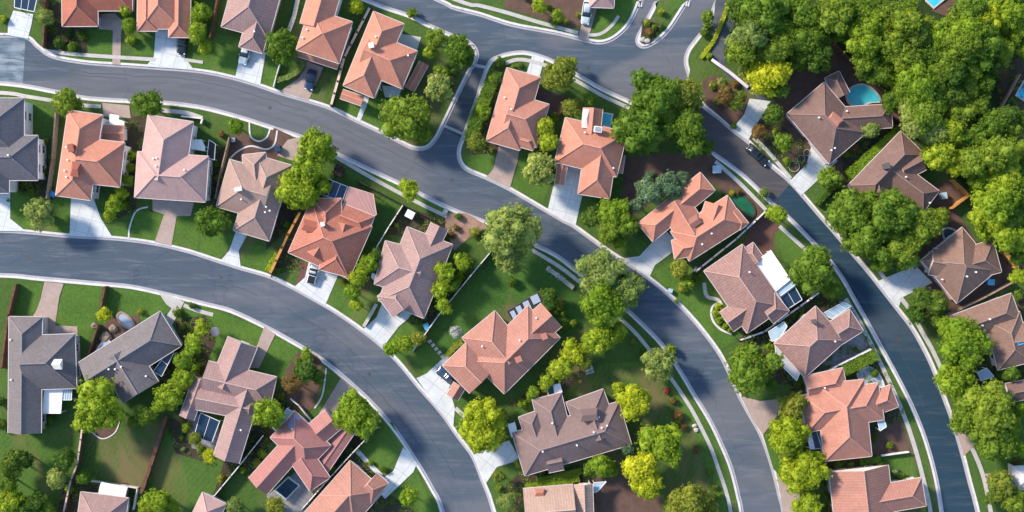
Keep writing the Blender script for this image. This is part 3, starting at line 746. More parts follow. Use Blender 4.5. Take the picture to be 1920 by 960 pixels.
house('fiery', 'vivid orange roof with small chimneys', 'vivid orange roof with a red flat lean-to and twin chimney stubs', 'roof_terracotta', 5.4,
      [(160,211,137,371,66,'hh'),(150,300,229,309,84,'gh'),(190,249,233,250,30,'gg',-2.3,.4)], (165,390), 'wall_white', chim=[(145,318,'roof_brick_red',(1.3,2.4),-.14),(139,279,'roof_brick_red',(.8,1.3),.2)], vents=[(124,276),(128,300),(126,332),(122,320)])
house('pale_pink', 'pale pink roof with a tall white wall', 'pale pink hipped roof in an L shape above a pink driveway', 'roof_pale_rose', 5.2,
      [(320,222,302,340,86,'hg'),(255,327,388,336,86,'hh')], (320,385), 'wall_white', vents=[(348,319),(297,297),(290,298),(296,312)])
house('tan_brown', 'tan-brown roof with three white vents', 'tan-brown roof of crossing gables with small white vents', 'roof_tan', 3.6,
      [(513,300,471,442,70,'hh'),(418,343,505,368,92,'hg'),(476,288,482,345,44,'hg',.05)], (455,450), chim=[(452,356,'wall_cream',(1.2,.6))], vents=[(506,395),(498,398),(500,388),(454,374)])
house('rose_awning', 'red-pink roof with the pink awning', 'red-pink complex roof joined to a pink awning and a dark glass patio roof', 'roof_red_striped', 3.6,
      [(562,424,676,474,108,'hh'),(640,404,694,426,44,'gh',-.2),(612,372,612,450,56,'hg'),(590,480,606,455,60,'gg',.1),(648,420,624,512,54,'gh',.2)], (595,510), chim=[(585,425,'roof_brick_red',(3.0,1.8),-.25),(608,421,'wall_cream',(.6,.6))])
house('mauve_peach', 'mauve-and-peach roof of crossing slopes', 'mauve roof with peach front slopes above a white fan-shaped driveway', 'roof_mauve_striped', 3.6,
      [(806,442,752,580,92,'hh'),(712,492,790,512,84,'hg'),(824,424,806,462,34,'gg'),(728,540,758,580,52,'hg',.1)], (730,590), 'wall_white')
house('side_street', 'orange roof beside the side street', 'long orange roof with a crossing hip beside the short side street', 'roof_terracotta_pale', 3.6,
      [(982,136,943,273,66,'hh'),(950,216,1018,236,84,'gh'),(975,262,1003,270,26,'gh',.05)], (945,300), vents=[(946,183),(958,206)])
house('pool_roof', 'orange roof with the rooftop box', 'orange cross-hipped roof with a white rooftop cooler and small square pool behind', 'roof_terracotta', 3.8,
      [(1132,245,1113,368,60,'hh'),(1050,262,1166,290,86,'hh'),(1112,203,1106,262,36,'gg',.2),(1058,290,1049,346,18,'gg',-.5,.6),(1165,290,1160,325,14,'gg',-1,.5)], (1065,340), vents=[(1096,249),(1150,315)], chim=[(1098,222,'wall_cream',(.8,3.2),-.1)])
house('bright_hook', 'hooked orange roof by the green pond', 'orange roof with a hooked rear wing around a small court', 'roof_terracotta', 3.8,
      [(1210,436,1327,340,44,'hh'),(1275,462,1382,394,66,'hh'),(1262,378,1300,440,58,'gg',.1),(1344,384,1330,425,44,'gg',.12),(1262,468,1298,462,36,'hg',.1),(1374,398,1396,425,20,'gh')], (1250,440), vents=[(1333,438),(1316,458)], chim=[(1300,416,'roof_terracotta_striped',(2.2,1.6),.6)])
house('striped_mauve', 'striped mauve roof with the white awning', 'striped mauve roof joined to a large white patio awning', 'roof_rose_striped', 3.8,
      [(1356,483,1437,600,88,'hh'),(1362,604,1420,562,44,'gg'),(1436,590,1466,566,44,'gh',.1),(1400,463,1420,492,30,'hg',-.4)], (1390,640), vents=[(1404,510)])
house('grey_apron', 'rose-brown roof with a grey-white skirt roof', 'rose-brown hipped roof with a grey-white skirt roof on its road side', 'roof_rose_striped', 3.8,
      [(1558,606,1480,676,86,'hh'),(1568,624,1606,600,48,'gh')], None, 'wall_grey', vents=[(1565,640)], chim=[(1524,602,'trim_dark',(.6,.6))])
house('split_orange', 'broad orange roof between two roads', 'broad orange many-hipped roof with a mauve rear corner, narrow strip between roads', 'roof_terracotta_pale', 3.8,
      [(1507,776,1652,752,70,'hh'),(1575,716,1590,860,90,'hh'),(1512,728,1585,712,46,'gh',-.3),(1640,756,1677,742,44,'gh',-.4)], (1500,760), vents=[(1546,727)])
house('bottom_gable', 'terracotta gable roof at the bottom right', 'terracotta gabled roof with a small right wing at the bottom edge', 'roof_terracotta_striped', 3.8,
      [(1610,878,1628,1040,112,'gh'),(1640,938,1732,922,54,'gh')], (1500,920))
house('kidney', 'brown roof beside the kidney pool', 'large brown roof partly curling around a turquoise kidney pool', 'roof_brown', 3.6,
      [(1510,184,1590,278,92,'hh'),(1560,224,1672,217,44,'gh'),(1560,140,1580,180,30,'hg',-.4)], (1540,300), vents=[(1588,208),(1532,222),(1558,282),(1564,278)], chim=[(1562,226,'roof_terracotta_pale',(2.2,1.6),-.7)])
house('walled_brown', 'brown roof behind the big dark tree', 'brown roof with several hips below the long clipped hedge', 'roof_brown', 3.6,
      [(1613,370,1712,268,64,'hh'),(1660,314,1746,378,50,'gh'),(1690,320,1728,300,40,'gg'),(1640,330,1648,372,46,'gg',.1)], None, vents=[(1697,332),(1745,380)], chim=[(1658,312,'trim_dark',(.9,.9))])
house('small_pool', 'brown roof with the tiny dark pool', 'brown hipped roof with a tiny dark pool at its upper corner', 'roof_brown_warm', 3.6,
      [(1766,457,1832,538,98,'hh'),(1788,502,1870,480,62,'gh',.1),(1745,490,1795,500,50,'gg',.15)], (1740,545), vents=[(1768,524),(1808,518),(1826,510)])
house('right_edge', 'warm brown roof cut by the right edge', 'warm brown roof with crossing wings cut by the right edge', 'roof_brown_warm', 3.8,
      [(1788,620,1906,576,56,'hh'),(1880,592,1903,686,66,'hh'),(1895,640,1980,632,66,'gh')], None, vents=[(1852,598),(1840,610)], skyl=[(1911,642,1.2,.8,.3,'tarp_blue')])
house('right_low', 'low brown roof in the right-hand trees', 'low brown roof under trees at the right edge below the warm brown roof', 'roof_brown', 3.0, [(1888,737,1980,720,36,'gg')], None)
house('right_bottom', 'pale grey roof at the lower right edge', 'pale grey small roof at the lower right edge beside a pink path', 'roof_grey_white', 3.0, [(1899,897,1990,893,44,'hh')], (1880,897))
house('big_slate', 'slate roof with the square skylight', 'slate-grey L roof with a boxy skylight and a white rear awning', 'roof_slate_pink', 3.8,
      [(48,594,46,812,62,'hg'),(48,680,142,677,102,'gh'),(50,680,84,682,66,'gg')], (90,640), 'wall_grey', vents=[(18,637),(20,712)], chim=[(108,682,'wall_cream',(2.2,1.6),0)])
house('tilted_slate', 'tilted slate roof by the rocks', 'tilted slate-mauve roof with a glasshouse on its right side', 'roof_slate_pink', 3.6,
      [(167,712,320,616,76,'gh'),(220,664,264,736,78,'gg',.05)], None, 'wall_grey', vents=[(208,691),(219,691),(232,686),(274,705)])
house('pink_zigzag', 'pink zigzag roof with a blue-glass patio', 'pink zigzag roof of joined gables with dark glass patio at left', 'roof_mauve_striped', 3.6,
      [(455,641,420,728,58,'gg'),(384,706,512,736,60,'gh'),(466,728,424,862,50,'gg',.05),(377,710,350,784,28,'gg',-.3),(370,745,470,765,46,'gg',-.05)], (480,690), 'wall_cream', vents=[(452,806)])
house('rose_solar', 'rose roof with the rooftop panel', 'rose-red roof of long wings with one pale blue panel on it', 'roof_rose', 3.6,
      [(530,796,597,860,68,'hh'),(560,826,483,912,46,'gg'),(566,858,600,908,46,'gh',.05),(625,786,594,812,46,'gg'),(655,800,600,880,30,'gg',-.8,.5)], (620,770), 'wall_grey', skyl=[(550,792,2.6,1.3,.95,'solar_panel')])
house('striped_bottom', 'striped terracotta roof at the bottom', 'striped terracotta roof at the bottom edge beside a curved pale driveway', 'roof_terracotta_striped', 3.6,
      [(628,896,692,952,86,'hh'),(655,926,580,1010,80,'gh'),(690,905,712,925,50,'gh',.2)], (725,925), 'wall_white')
house('shed_side', 'small mauve roof beside the metal shed', 'small mauve striped roof at the bottom edge in front of the metal shed', 'roof_mauve_striped', 3.0, [(196,928,184,1020,90,'hg')], None)
house('bottom_corner', 'grey ribbed roof corner at the bottom', 'corner of a grey-pink ribbed roof at the bottom edge by a white fence', 'roof_pale_rose', 3.0, [(402,934,360,1020,50,'hh')], None)
house('tan_ribbed', 'tan ribbed roof at the bottom centre', 'tan ribbed roof with a small brown hatch at the bottom centre', 'roof_tan_striped', 3.4,
      [(984,958,1078,950,84,'gg'),(1094,908,1098,1030,34,'gh',.1)], None, chim=[(1012,924,'roof_terracotta',(1.6,1.2),0)])
house('great_mauve', 'wide mauve-brown roof with many vents', 'wide mauve-brown roof of many hips above a tan ribbed roof', 'roof_mauve', 3.6,
      [(972,852,1172,793,84,'hh'),(1025,743,1048,835,56,'hg'),(990,776,1016,850,38,'hg'),(1096,742,1125,822,74,'hg'),(1025,868,1054,862,38,'gg',.05)], (950,840), vents=[(1035,792),(1017,844),(1122,781),(1137,796),(1127,800),(1081,833),(1112,808)], chim=[(1104,776,'roof_mauve',(3.0,2.0),.1)])
house('centre_orange', 'big salmon roof in the centre', 'big salmon roof with a row of white skylights on its dark rear annexe', 'roof_terracotta_striped', 3.9,
      [(915,708,1020,603,86,'hh'),(897,608,956,680,80,'hg'),(978,640,1034,590,58,'gg',.05),(852,664,903,716,62,'hg',-.1),(848,745,862,722,24,'gg',-.6)], (835,705), vents=[(904,649),(974,637),(1005,596)], chim=[(972,672,'roof_terracotta_pale',(1.0,.9),.4),(1020,630,'roof_terracotta_pale',(.9,.9),.4)])
for k in HOUSES: pass

# ------------------------------------------------------------------ yard things
def canopy(label, mat, pts, z=2.7, name='patio_cover', cat='patio cover', frame='metal_white', thick=.12, slats=0):
    w_ = [P(x, y, z) for x, y in pts]; c = sum(w_, Vector())/len(w_); c.z = ZB; root = tag(empty(name, c), label, cat)
    loc = [(q.x-c.x, q.y-c.y) for q in w_]
    sheet('cover', loc, z-ZB, mat, thick, root)
    for x, y in loc: MB().box((x*.94, y*.94, (z-ZB-thick)/2), (.12,.12,z-ZB-thick)).build('post', frame, root)
    m = MB()
    for i in range(len(loc)): m.bar((*loc[i], z-ZB-.02), (*loc[(i+1)%len(loc)], z-ZB-.02), .10, .16)
    m.build('frame', frame, root)
    if slats:
        a0, a1, b1, b0 = [Vector((*q, z-ZB+.05)) for q in loc[:4]]
        for i in range(1, slats): t = i/slats; MB().bar(a0.lerp(a1, t), b0.lerp(b1, t), .07, .06).build('bar', frame, root)
    return root
canopy('pink awning roof on the rear of the red-pink roofed house', 'awning_pink', [(655,350),(700,364),(706,402),(694,412),(640,394)], 3.1, slats=4, frame='trim_warm')
canopy('dark glass patio roof beside the pink awning', 'glass_dark_blue', [(612,334),(652,350),(642,377),(600,364)], 2.9, slats=3)
canopy('large white awning on the striped mauve roofed house', 'awning_white', [(1411,495),(1445,469),(1482,524),(1455,546)], 3.6, slats=2)
canopy('pale blue awning end below the large white awning', 'awning_blue', [(1456,548),(1483,526),(1490,535),(1462,556)], 3.3)
canopy('dark blue glass lean-to beyond the white awning', 'glass_dark_blue', [(1463,558),(1490,537),(1504,562),(1476,580)], 2.9, slats=2)
canopy('white awning behind the slate house with skylight', 'awning_white', [(84,722),(118,722),(114,775),(80,775)], 3.0)
canopy('pale blue glass roof beside the rear white awning', 'awning_blue', [(119,724),(135,724),(134,750),(118,750)], 2.9, slats=4)
canopy('glasshouse roof along the tilted slate house', 'glass_dark_blue', [(288,696),(317,655),(326,662),(303,706)], 2.8, slats=2, name='glasshouse', cat='glasshouse')
canopy('blue glass patio roof left of the pink zigzag roof', 'glass_dark_blue', [(376,774),(412,790),(397,830),(364,818)], 2.4, slats=2)
canopy('pale blue side awning beside the round tree', 'awning_blue', [(538,766),(549,772),(520,810),(511,802)], 3.0)
canopy('grey-white skirt roof on the road side of the rose-brown roof', 'roof_grey_white', [(1452,640),(1466,636),(1488,652),(1506,682),(1494,714),(1470,690),(1455,664)], 3.2, slats=0)
canopy('grey flat roof at the upper left of the rose-brown roof', 'awning_blue', [(1441,622),(1470,603),(1476,612),(1462,634),(1447,640)], 3.0)
canopy('striped blue and white shade over the rear patio by the road', 'awning_blue', [(1542,588),(1582,566),(1596,574),(1560,598)], 2.8, slats=4)
canopy('white box awning above the wide mauve-brown roof', 'awning_white', [(1038,722),(1050,719),(1054,735),(1041,738)], 2.6)
canopy('navy shade sheet beside the white box awning', 'glass_dark_blue', [(1026,725),(1037,722),(1040,738),(1028,741)], 2.4)
canopy('white awning at the left end of the wide mauve-brown roof', 'awning_white', [(952,796),(965,792),(971,814),(959,820)], 3.0)
canopy('blue-white carport glass behind the tan ribbed roof', 'glass_pale', [(1077,911),(1106,905),(1110,920),(1080,924)], 2.8, slats=4)
canopy('steel-blue shade tilted beside the tan ribbed roof', 'awning_blue', [(1113,905),(1137,903),(1120,922),(1111,924)], 2.5)
canopy('blue glass entrance roof at the top left corner', 'glass_dark_blue', [(28,-12),(70,-6),(64,22),(27,14)], 2.8, slats=3)
canopy('pale metal pergola right of the grey fence', 'awning_white', [(360,262),(378,262),(384,275),(384,283),(358,279)], 2.8)
canopy('white step roof beside the red lean-to', 'awning_white', [(206,214),(223,217),(222,224),(233,228),(231,238),(205,233)], 2.4)
canopy('dark narrow pergola beside the pale pink house', 'timber_dark', [(392,262),(404,270),(402,300),(388,296)], 2.4)
canopy('white porch roof between the tall orange wings', 'awning_white', [(688,146),(712,155),(713,166),(700,163),(686,154)], 2.9)
canopy('grey flat garage roof strip of the broad orange house', 'awning_blue', [(1634,745),(1643,741),(1662,800),(1650,808),(1640,770)], 3.2)
canopy('white thin roof over the dark bay near the lime trees', 'awning_white', [(1511,808),(1518,806),(1527,842),(1519,842)], 2.8)
canopy('dark glass bay between white roof and orange wall', 'glass_dark_blue', [(1519,806),(1530,804),(1540,840),(1528,842)], 2.9)
canopy('pale ribbed lean-to under the orange house corner', 'roof_grey_white', [(1612,820),(1622,820),(1630,854),(1611,856)], 2.7)
canopy('grey carport roof under the right-hand trees', 'awning_blue', [(1832,698),(1850,690),(1864,706),(1840,714)], 2.6)
canopy('white corner porch under the mauve-and-peach roof', 'awning_white', [(698,512),(724,526),(730,540),(722,545),(696,520)], 2.9)
def annexe():                                   # dark lean-to with four white skylights
    pts = [(950,584),(1012,545),(1019,566),(964,607)]; z = 3.0
    root = canopy('dark flat-roofed annexe with four white skylights in a row', 'timber_dark', pts, z, 'annexe', 'annexe', 'trim_dark')
    base = root.location
    for x, y, w_, h_ in ((963,590,.85,1.5),(974,581,1.0,1.5),(988,572,1.15,1.5),(1004,561,1.5,1.6)):
        q = P(x, y, z+.1)-base; MB().box((q.x, q.y, z-ZB+.06), (w_, h_, .12), .45).build('skylight', 'glass_pale', root)
annexe()
def shed():
    q = P(212,922,2.2); root = tag(empty('shed', (q.x,q.y,ZB), -.2), 'shiny barrel-roofed metal shed beside the small mauve roof', 'shed')
    MB().box((0,0,1.0),(4.6,2.4,2.0)).build('wall', 'metal_grey', root)
    vs = []; fs = []; n = 10
    for i in range(n+1):
        a = math.pi*i/n; y, z = -math.cos(a)*1.35, 2.0+math.sin(a)*.55
        vs += [(-2.5,y,z),(2.5,y,z)]
    for i in range(n): fs.append((2*i,2*i+1,2*i+3,2*i+2))
    fs += [tuple(range(0,2*n+2,2)), tuple(range(2*n+1,0,-2))]
    meshobj('roof', vs, fs, 'metal_white', root); MB().box((0,-1.22,.95),(1.6,.05,1.8)).build('door', 'wall_grey', root)
shed()
def pool(label, water, pts, rim='concrete_walk', sm=1, cat='pool', name='swimming_pool'):
    w_ = W(smooth_line(pts, 5, True) if sm else pts); cx = sum(p[0] for p in w_)/len(w_); cy = sum(p[1] for p in w_)/len(w_)
    root = tag(empty(name, (cx,cy,ZB)), label, cat); l = [(x-cx, y-cy) for x, y in w_]
    big = [(x*(1+.38/max(.5,math.hypot(x,y))), y*(1+.38/max(.5,math.hypot(x,y)))) for x, y in l]
    strip('coping', big+big[:1], l+l[:1], .26, rim, .24, root); sheet('water', l, .17, water, 0, root)
pool('turquoise kidney pool curling into the brown roof', 'water_turquoise', [(1590,172),(1605,162),(1622,162),(1640,174),(1648,190),(1628,192),(1612,198),(1594,194),(1588,183)])
pool('tiny dark teardrop pool at the corner of a brown roof', 'water_dark', [(1768,432),(1780,430),(1794,438),(1790,446),(1780,454),(1771,446)])
pool('bright blue pool cut by the top edge in the wood', 'water_bright', [(1728,-30),(1785,-30),(1768,-2),(1750,14),(1738,2)], sm=0)
pool('bright blue pool cut by the right edge of the photo', 'water_bright', [(1960,120),(1922,150),(1905,178),(1925,190),(1980,190),(1980,120)], sm=0)
pool('oval green pond with a paved rim beside the hooked orange roof', 'water_green', [(1372,372),(1382,366),(1395,370),(1410,386),(1413,400),(1404,407),(1394,396),(1380,384)], 'soil_dark', cat='pond', name='pond')
pool('square dark blue pool behind the rooftop box', 'water_turquoise', [(1129,213),(1147,216),(1143,236),(1124,231)], 'concrete_white', 0)
pool('black square pool with a white rim beside the rose roof', 'water_dark', [(541,896),(560,910),(537,934),(518,918)], 'concrete_white', 0)
pool('white oval spa among rocks by the tilted slate house', 'glass_pale', [(222,594),(228,587),(238,592),(250,606),(246,614),(238,612),(228,604)], 'timber_tan', cat='spa')
pool('round dark pool beside the curved grey patio', 'water_dark', [(1626,728),(1640,724),(1645,735),(1638,742),(1628,736)], 'concrete_white')
pool('curved grey-blue basin beside the right-hand hedge', 'glass_pale', [(1609,700),(1625,690),(1642,698),(1655,722),(1650,730),(1632,724),(1616,716)], 'concrete_white')
def misc(name, label, cat, x, y, z0, builder, mat, rz=0.0, parts=()):
    q = P(x, y, z0); o = builder(MB()).build(name, mat); o.location = (q.x, q.y, z0 if z0 > .2 else ZB); o.rotation_euler = (0,0,rz); tag(o, label, cat); return o
def blob(name, label, cat, x, y, r, mat, h=.8, seed=0):
    rn = random.Random(seed); bm = bmesh.new(); bmesh.ops.create_icosphere(bm, subdivisions=2, radius=1)
    for v in bm.verts: v.co = Vector((v.co.x*r*rn.uniform(.85,1.1), v.co.y*r*rn.uniform(.7,1), (v.co.z+.5)*r*h*rn.uniform(.85,1.1)))
    me = bpy.data.meshes.new(name); bm.to_mesh(me); bm.free(); me.materials.append(MATS[mat]); o = bpy.data.objects.new(name, me); link(o)
    o.location = (*P(x, y)[:2], ZB+.05); return tag(o, label, cat)
def ac_unit():
    q = P(1121,243,5.3); root = tag(empty('roof_cooler', (q.x,q.y,5.0), -.15), 'white box cooler with grille on the orange roof', 'cooler')
    bevel(MB().box((0,0,.45),(1.5,1.1,.9)).build('housing', 'metal_white', root), .05)
    m = MB()
    for i in range(6): m.box((-.5+i*.2,0,.93),(.08,.85,.03))
    for i in range(4): m.box((0,-.3+i*.2,.945),(1.1,.05,.02))
    m.build('grille', 'metal_grey', root)
ac_unit()
def umbrella(x, y, r, label, mat):
    q = P(x, y, 2.2); root = tag(empty('garden_umbrella', (q.x,q.y,ZB)), label, 'umbrella'); n = 16; vs = [(0,0,2.7)]
    for k, (rr, z) in enumerate(((.45,2.6),(.8,2.35),(1,2.05))):
        for i in range(n): a = 2*math.pi*i/n; vs.append((r*rr*math.cos(a), r*rr*math.sin(a), z))
    fs = [(0,1+i,1+(i+1)%n) for i in range(n)]+[(1+k*n+i,1+(k+1)*n+i,1+(k+1)*n+(i+1)%n,1+k*n+(i+1)%n) for k in range(2) for i in range(n)]
    meshobj('canopy', vs, fs, mat, root); MB().cyl((0,0,0),.04,2.65,8).build('pole','metal_grey',root); MB().cyl((0,0,0),.3,.1,12).build('base','metal_grey',root)
umbrella(403,622,.9,'round grey-pink garden umbrella on soil beside the lawn','trim_warm')
def bin_(x, y, label, mat='bin_blue', s=1.0):
    q = P(x, y, 1); root = tag(empty('wheelie_bin', (q.x,q.y,ZB), random.random()*3), label, 'bin')
    MB().box((0,0,.5*s),(.75*s,.85*s,1.0*s),0,0,1.15).build('body', mat, root); MB().box((0,-.02,1.04*s),(.95*s,1.05*s,.09)).build('lid', mat, root)
    for sx in (-1,1): MB().cyl((sx*.35*s,.42*s,0),.1,.2,8).build('wheel','rubber',root)
bin_(99,364,'blue bin on bare ground under the vivid orange roof')
bin_(800,612,'bright blue bin on lawn beside the white fence','tarp_blue',1.1)
bin_(372,298,'white bin against the wall of the pale pink house','metal_white',.8)
bin_(521,279,'navy bin in the curved garden bed by the tan-brown roof','paint_navy',1.1)
bin_(1343,318,'pale blue lidded bin on the brown terrace under big trees','awning_blue',1.5)
bin_(769,402,'white lidded tank in the dark yard by the fence','metal_white',1.5)
bin_(1769,367,'pale blue tank at the tip of the brown roof','awning_blue',1.2)
bin_(1857,529,'turquoise bin on the side path by the brown wall','tarp_blue',1.2)
bin_(437,262,'grey bin under the small round tree','metal_grey',.8)
bin_(1257,545,'pale blue marker box at the kerb lawn','awning_blue',.8)
for i, (x, y, r, l) in enumerate([(200,632,1.2,'largest dark rock of the rockery by the tilted slate roof'),(214,616,.9,'round brown rock just below the white oval spa'),(190,650,.9,'flat brown rock left of the pale tarpaulin'),(178,610,.7,'small rock under the yellow-green bush by the rockery'),
        (1340,712,.3,'tiny stone')][:4]): blob('boulder', l, 'rock', x, y, r, 'stone_rock', .6, i)
for i, (x, y, l) in enumerate([(1302,798,'upper white stone in the lawn beside the lower road'),(1305,806,'lower white stone in the lawn beside the lower road'),(1205,75,'white stone at the tip of the road island'),(835,398,'white stone at the end of the upper pavement'),(1213,77,'second smaller stone on the road island tip')]):
    blob('boulder', l, 'rock', x, y, .5 if i < 2 else .6, 'stone_pale', .5, 20+i)
blob('boulder','brown-orange stone on lawn above the wide mauve-brown roof','rock',1087,714,.45,'timber_orange',.6,31)
canopy('pale grey tarpaulin stretched beside the tilted slate roof', 'glass_pale', [(178,660),(198,632),(208,642),(182,666)], .9, 'tarpaulin', 'tarpaulin')
def chairs(x, y, label):
    q = P(x, y, .5); root = tag(empty('picnic_table', (q.x,q.y,ZB), .3), label, 'picnic table')
    MB().box((0,0,.72),(1.6,.8,.06)).build('tabletop','stone_pale',root)
    for s_ in (-1,1):
        MB().box((0,s_*.75,.44),(1.6,.3,.05)).build('bench','stone_pale',root); MB().box((s_*.6,0,.36),(.08,.9,.7)).build('leg','stone_pale',root)
chairs(1104,692,'grey picnic table on the lawn right of the lime hedge')
def trampoline():
    q = P(1470,300,.8)
# metal scrollwork bench rings in the dark garden by the driveway
def ring_bed(x, y, r, label):
    q = P(x, y, .3); root = tag(empty('planter_ring', (q.x,q.y,ZB)), label, 'planter', 'pale planter rings in the dark garden'); m = MB(); n = 18
    for i in range(n): a, b = 2*math.pi*i/n, 2*math.pi*(i+1)/n; m.bar((r*math.cos(a),r*math.sin(a),.15),(r*math.cos(b),r*math.sin(b),.15),.08,.2)
    m.build('rim','stone_pale',root); MB().cyl((0,0,0),r*.95,.12,16).build('soil_fill','soil_dark',root)
ring_bed(1489,312,1.0,'largest white planter ring, next to the pale driveway'); ring_bed(1502,298,.7,'middle white planter ring of the three in the dark garden'); ring_bed(1513,286,.6,'smallest white planter ring, furthest from the road')

# ------------------------------------------------------------------ fences
def fence(label, mat, *pts, h=1.8, cap=None, th=.12, name='fence', cat='fence', posts=True, grp='fences between the lots'):
    q = [P(x, y, h*.9) for x, y in pts]; base = q[0].copy(); base.z = ZB
    root = tag(empty(name, base), label, cat, grp); pan, rail = MB(), MB(); post = None
    for a, b in zip(q, q[1:]):
        a = a-base; b = b-base; a.z = b.z = 0; L = (b-a).length; n = max(1, round(L/2.6)); d = (b-a).normalized()
        up = Vector((0,0,h/2)); pan.bar(a+up, b+up, th*.55, h-.06); rail.bar(a+Vector((0,0,h)), b+Vector((0,0,h)), th*1.5, .07)
        if posts:
            for i in range(n+1):
                p_ = a+(b-a)*i/n
                if post is None: post = MB().box((0,0,(h+.12)/2),(th*1.15,th*1.15,h+.12)).build('post', mat, root); post.location = p_
                else: o = post.copy(); link(o, root); o.location = p_
                post_o = 0
    pan.build('panel', mat, root); rail.build('cap_rail', cap or mat, root); return root
fence('tan board fence between slate roof and vivid orange roof', 'timber_tan', (105,213),(98,300),(88,371), cap='timber_tan', th=.2)
fence('tan fence rising from the pale pink house to the small round tree', 'timber_tan', (430,258),(412,330),(404,372), th=.14)
fence('brown board fence between tan-brown roof and red-pink roof', 'timber_brown', (563,398),(540,440),(507,513), th=.3, cap='timber_orange')
fence('long black fence between the two upper orange houses', 'timber_dark', (694,14),(646,108),(621,198), th=.3, cap='trim_warm')
fence('white-capped fence above the dark yard with the tank', 'timber_dark', (756,384),(730,424),(706,464), cap='fence_white')
fence('dark fence along the verge from bank to gravel', 'timber_dark', (669,338),(756,384),(812,412))
fence('long pale-capped fence left of the large central lawn', 'timber_dark', (921,471),(880,520),(820,594),(773,660), cap='fence_white')
fence('brown fence at the far left lawn edge', 'timber_brown', (30,534),(16,590),(3,690), th=.25)
fence('short brown fence between the two mown front lawns', 'timber_brown', (197,538),(188,582), th=.25)
fence('thin dark fence down to the rockery', 'timber_brown', (184,610),(166,665), th=.15)
fence('grey-brown fence left of the worn lawn with tracks', 'timber_brown', (155,801),(146,870),(134,899),(120,960),(110,1000), th=.2, cap='trim_warm')
fence('rust-brown fence right of the worn lawn with tracks', 'timber_brown', (311,783),(290,850),(266,922), th=.45, cap='timber_brown')
fence('thin white fence right of the shaded mown lawn', 'timber_dark', (495,815),(450,872),(400,932), cap='fence_white')
fence('white-capped fence between rose roof and striped terracotta roof', 'timber_dark', (708,800),(660,850),(610,905),(563,958), cap='fence_white')
fence('white wall below the hooked orange roof', 'timber_dark', (1435,396),(1380,448),(1315,500),(1303,510), cap='fence_white', th=.2)
fence('white wall between striped mauve roof and rose-brown roof', 'timber_dark', (1536,548),(1480,588),(1432,622),(1386,638), cap='fence_white', th=.2)
fence('pale wall between rose-brown roof and broad orange roof', 'wall_grey', (1632,655),(1570,685),(1522,713), cap='fence_white', th=.2)
fence('brown fence between kidney pool and the wood', 'timber_brown', (1558,76),(1630,150),(1700,218),(1682,238), th=.25)
fence('sunlit orange fence beside the brown roof yard', 'timber_orange', (1786,338),(1816,366),(1784,390), th=.3)
fence('short orange fence at the edge of the wood by a brown roof', 'timber_orange', (1884,474),(1906,500), th=.5)
fence('tan wall between the two right-hand brown roofs', 'timber_tan', (1900,528),(1850,555),(1791,584),(1765,598), th=.2)
fence('low white wall below the brown patio', 'fence_white', (1652,854),(1704,847), h=1.0, th=.2, posts=False)
fence('brown fence at the top left beside the soil bed', 'timber_brown', (85,-10),(84,40),(81,88), th=.2)
fence('dark fence under the leafy column at the top', 'timber_brown', (408,-5),(400,40),(394,70), th=.2)
fence('grey stone wall left of the upper orange hedge house', 'stone_pale', (561,-10),(552,30),(542,58), h=1.2, th=.5, posts=False, cat='wall', name='garden_wall')
fence('white post fence beside the curved hedge lawn', 'fence_white', (526,116),(519,140),(513,163), h=1.1)
fence('concrete retaining wall at the corner of the dark drive', 'concrete_kerb', (1334,112),(1368,136),(1402,164), h=.9, th=.4, posts=False, cat='wall', name='garden_wall')
fence('brown wall behind the side street orange roof', 'timber_brown', (1060,178),(1055,205),(1045,222), h=1.6)
fence('stone edging wall left of the lawn by the fan driveway', 'stone_pale', (706,570),(695,590),(682,612), h=.8, th=.4, posts=False, cat='wall', name='garden_wall')
fence('pale wall at the right edge near the blue pool', 'timber_tan', (1912,140),(1890,180),(1878,200), h=1.6)
fence('black fence on the bank left of the brown roof with tiny pool', 'timber_brown', (1740,575),(1765,598), h=1.4)
fence('white low wall around the small curved yard', 'fence_white', (340,218),(380,222),(377,232), h=1.0, th=.2, posts=False)
fence('white garden rail beside the pond lawn', 'fence_white', (545,748),(560,760),(586,792), h=1.1)
fence('low brick-red fence at the mown corner lawn', 'timber_brown', (712,796),(680,832),(668,842), h=1.2)
fence('white rail round the metal shed', 'fence_white', (172,902),(215,908),(258,915),(250,955), h=1.2)
# ------------------------------------------------------------------ cars
def loft(name, mat, secs, parent, smooth=True, wid=None):
    """secs: (x, half width, z low, z high, top half width) stations along the car"""
    vs = []; fs = []
    for x, hw, z0, z1, tw in secs:
        zm = z0+(z1-z0)*.55
        vs += [(x,-hw*.92,z0),(x,-hw,zm),(x,-tw,z1),(x,-tw*.5,z1+.03),(x,tw*.5,z1+.03),(x,tw,z1),(x,hw,zm),(x,hw*.92,z0)]
    n = 8
    for i in range(len(secs)-1):
        for j in range(n): fs.append((i*n+j, i*n+(j+1)%n, (i+1)*n+(j+1)%n, (i+1)*n+j))
    fs += [tuple(range(n-1,-1,-1)), tuple(range((len(secs)-1)*n, len(secs)*n))]
    o = meshobj(name, vs, [f[::-1] for f in fs], mat, parent, None, None, None, smooth)
    bm = bmesh.new(); bm.from_mesh(o.data); bmesh.ops.recalc_face_normals(bm, faces=bm.faces); bm.to_mesh(o.data); bm.free(); return o
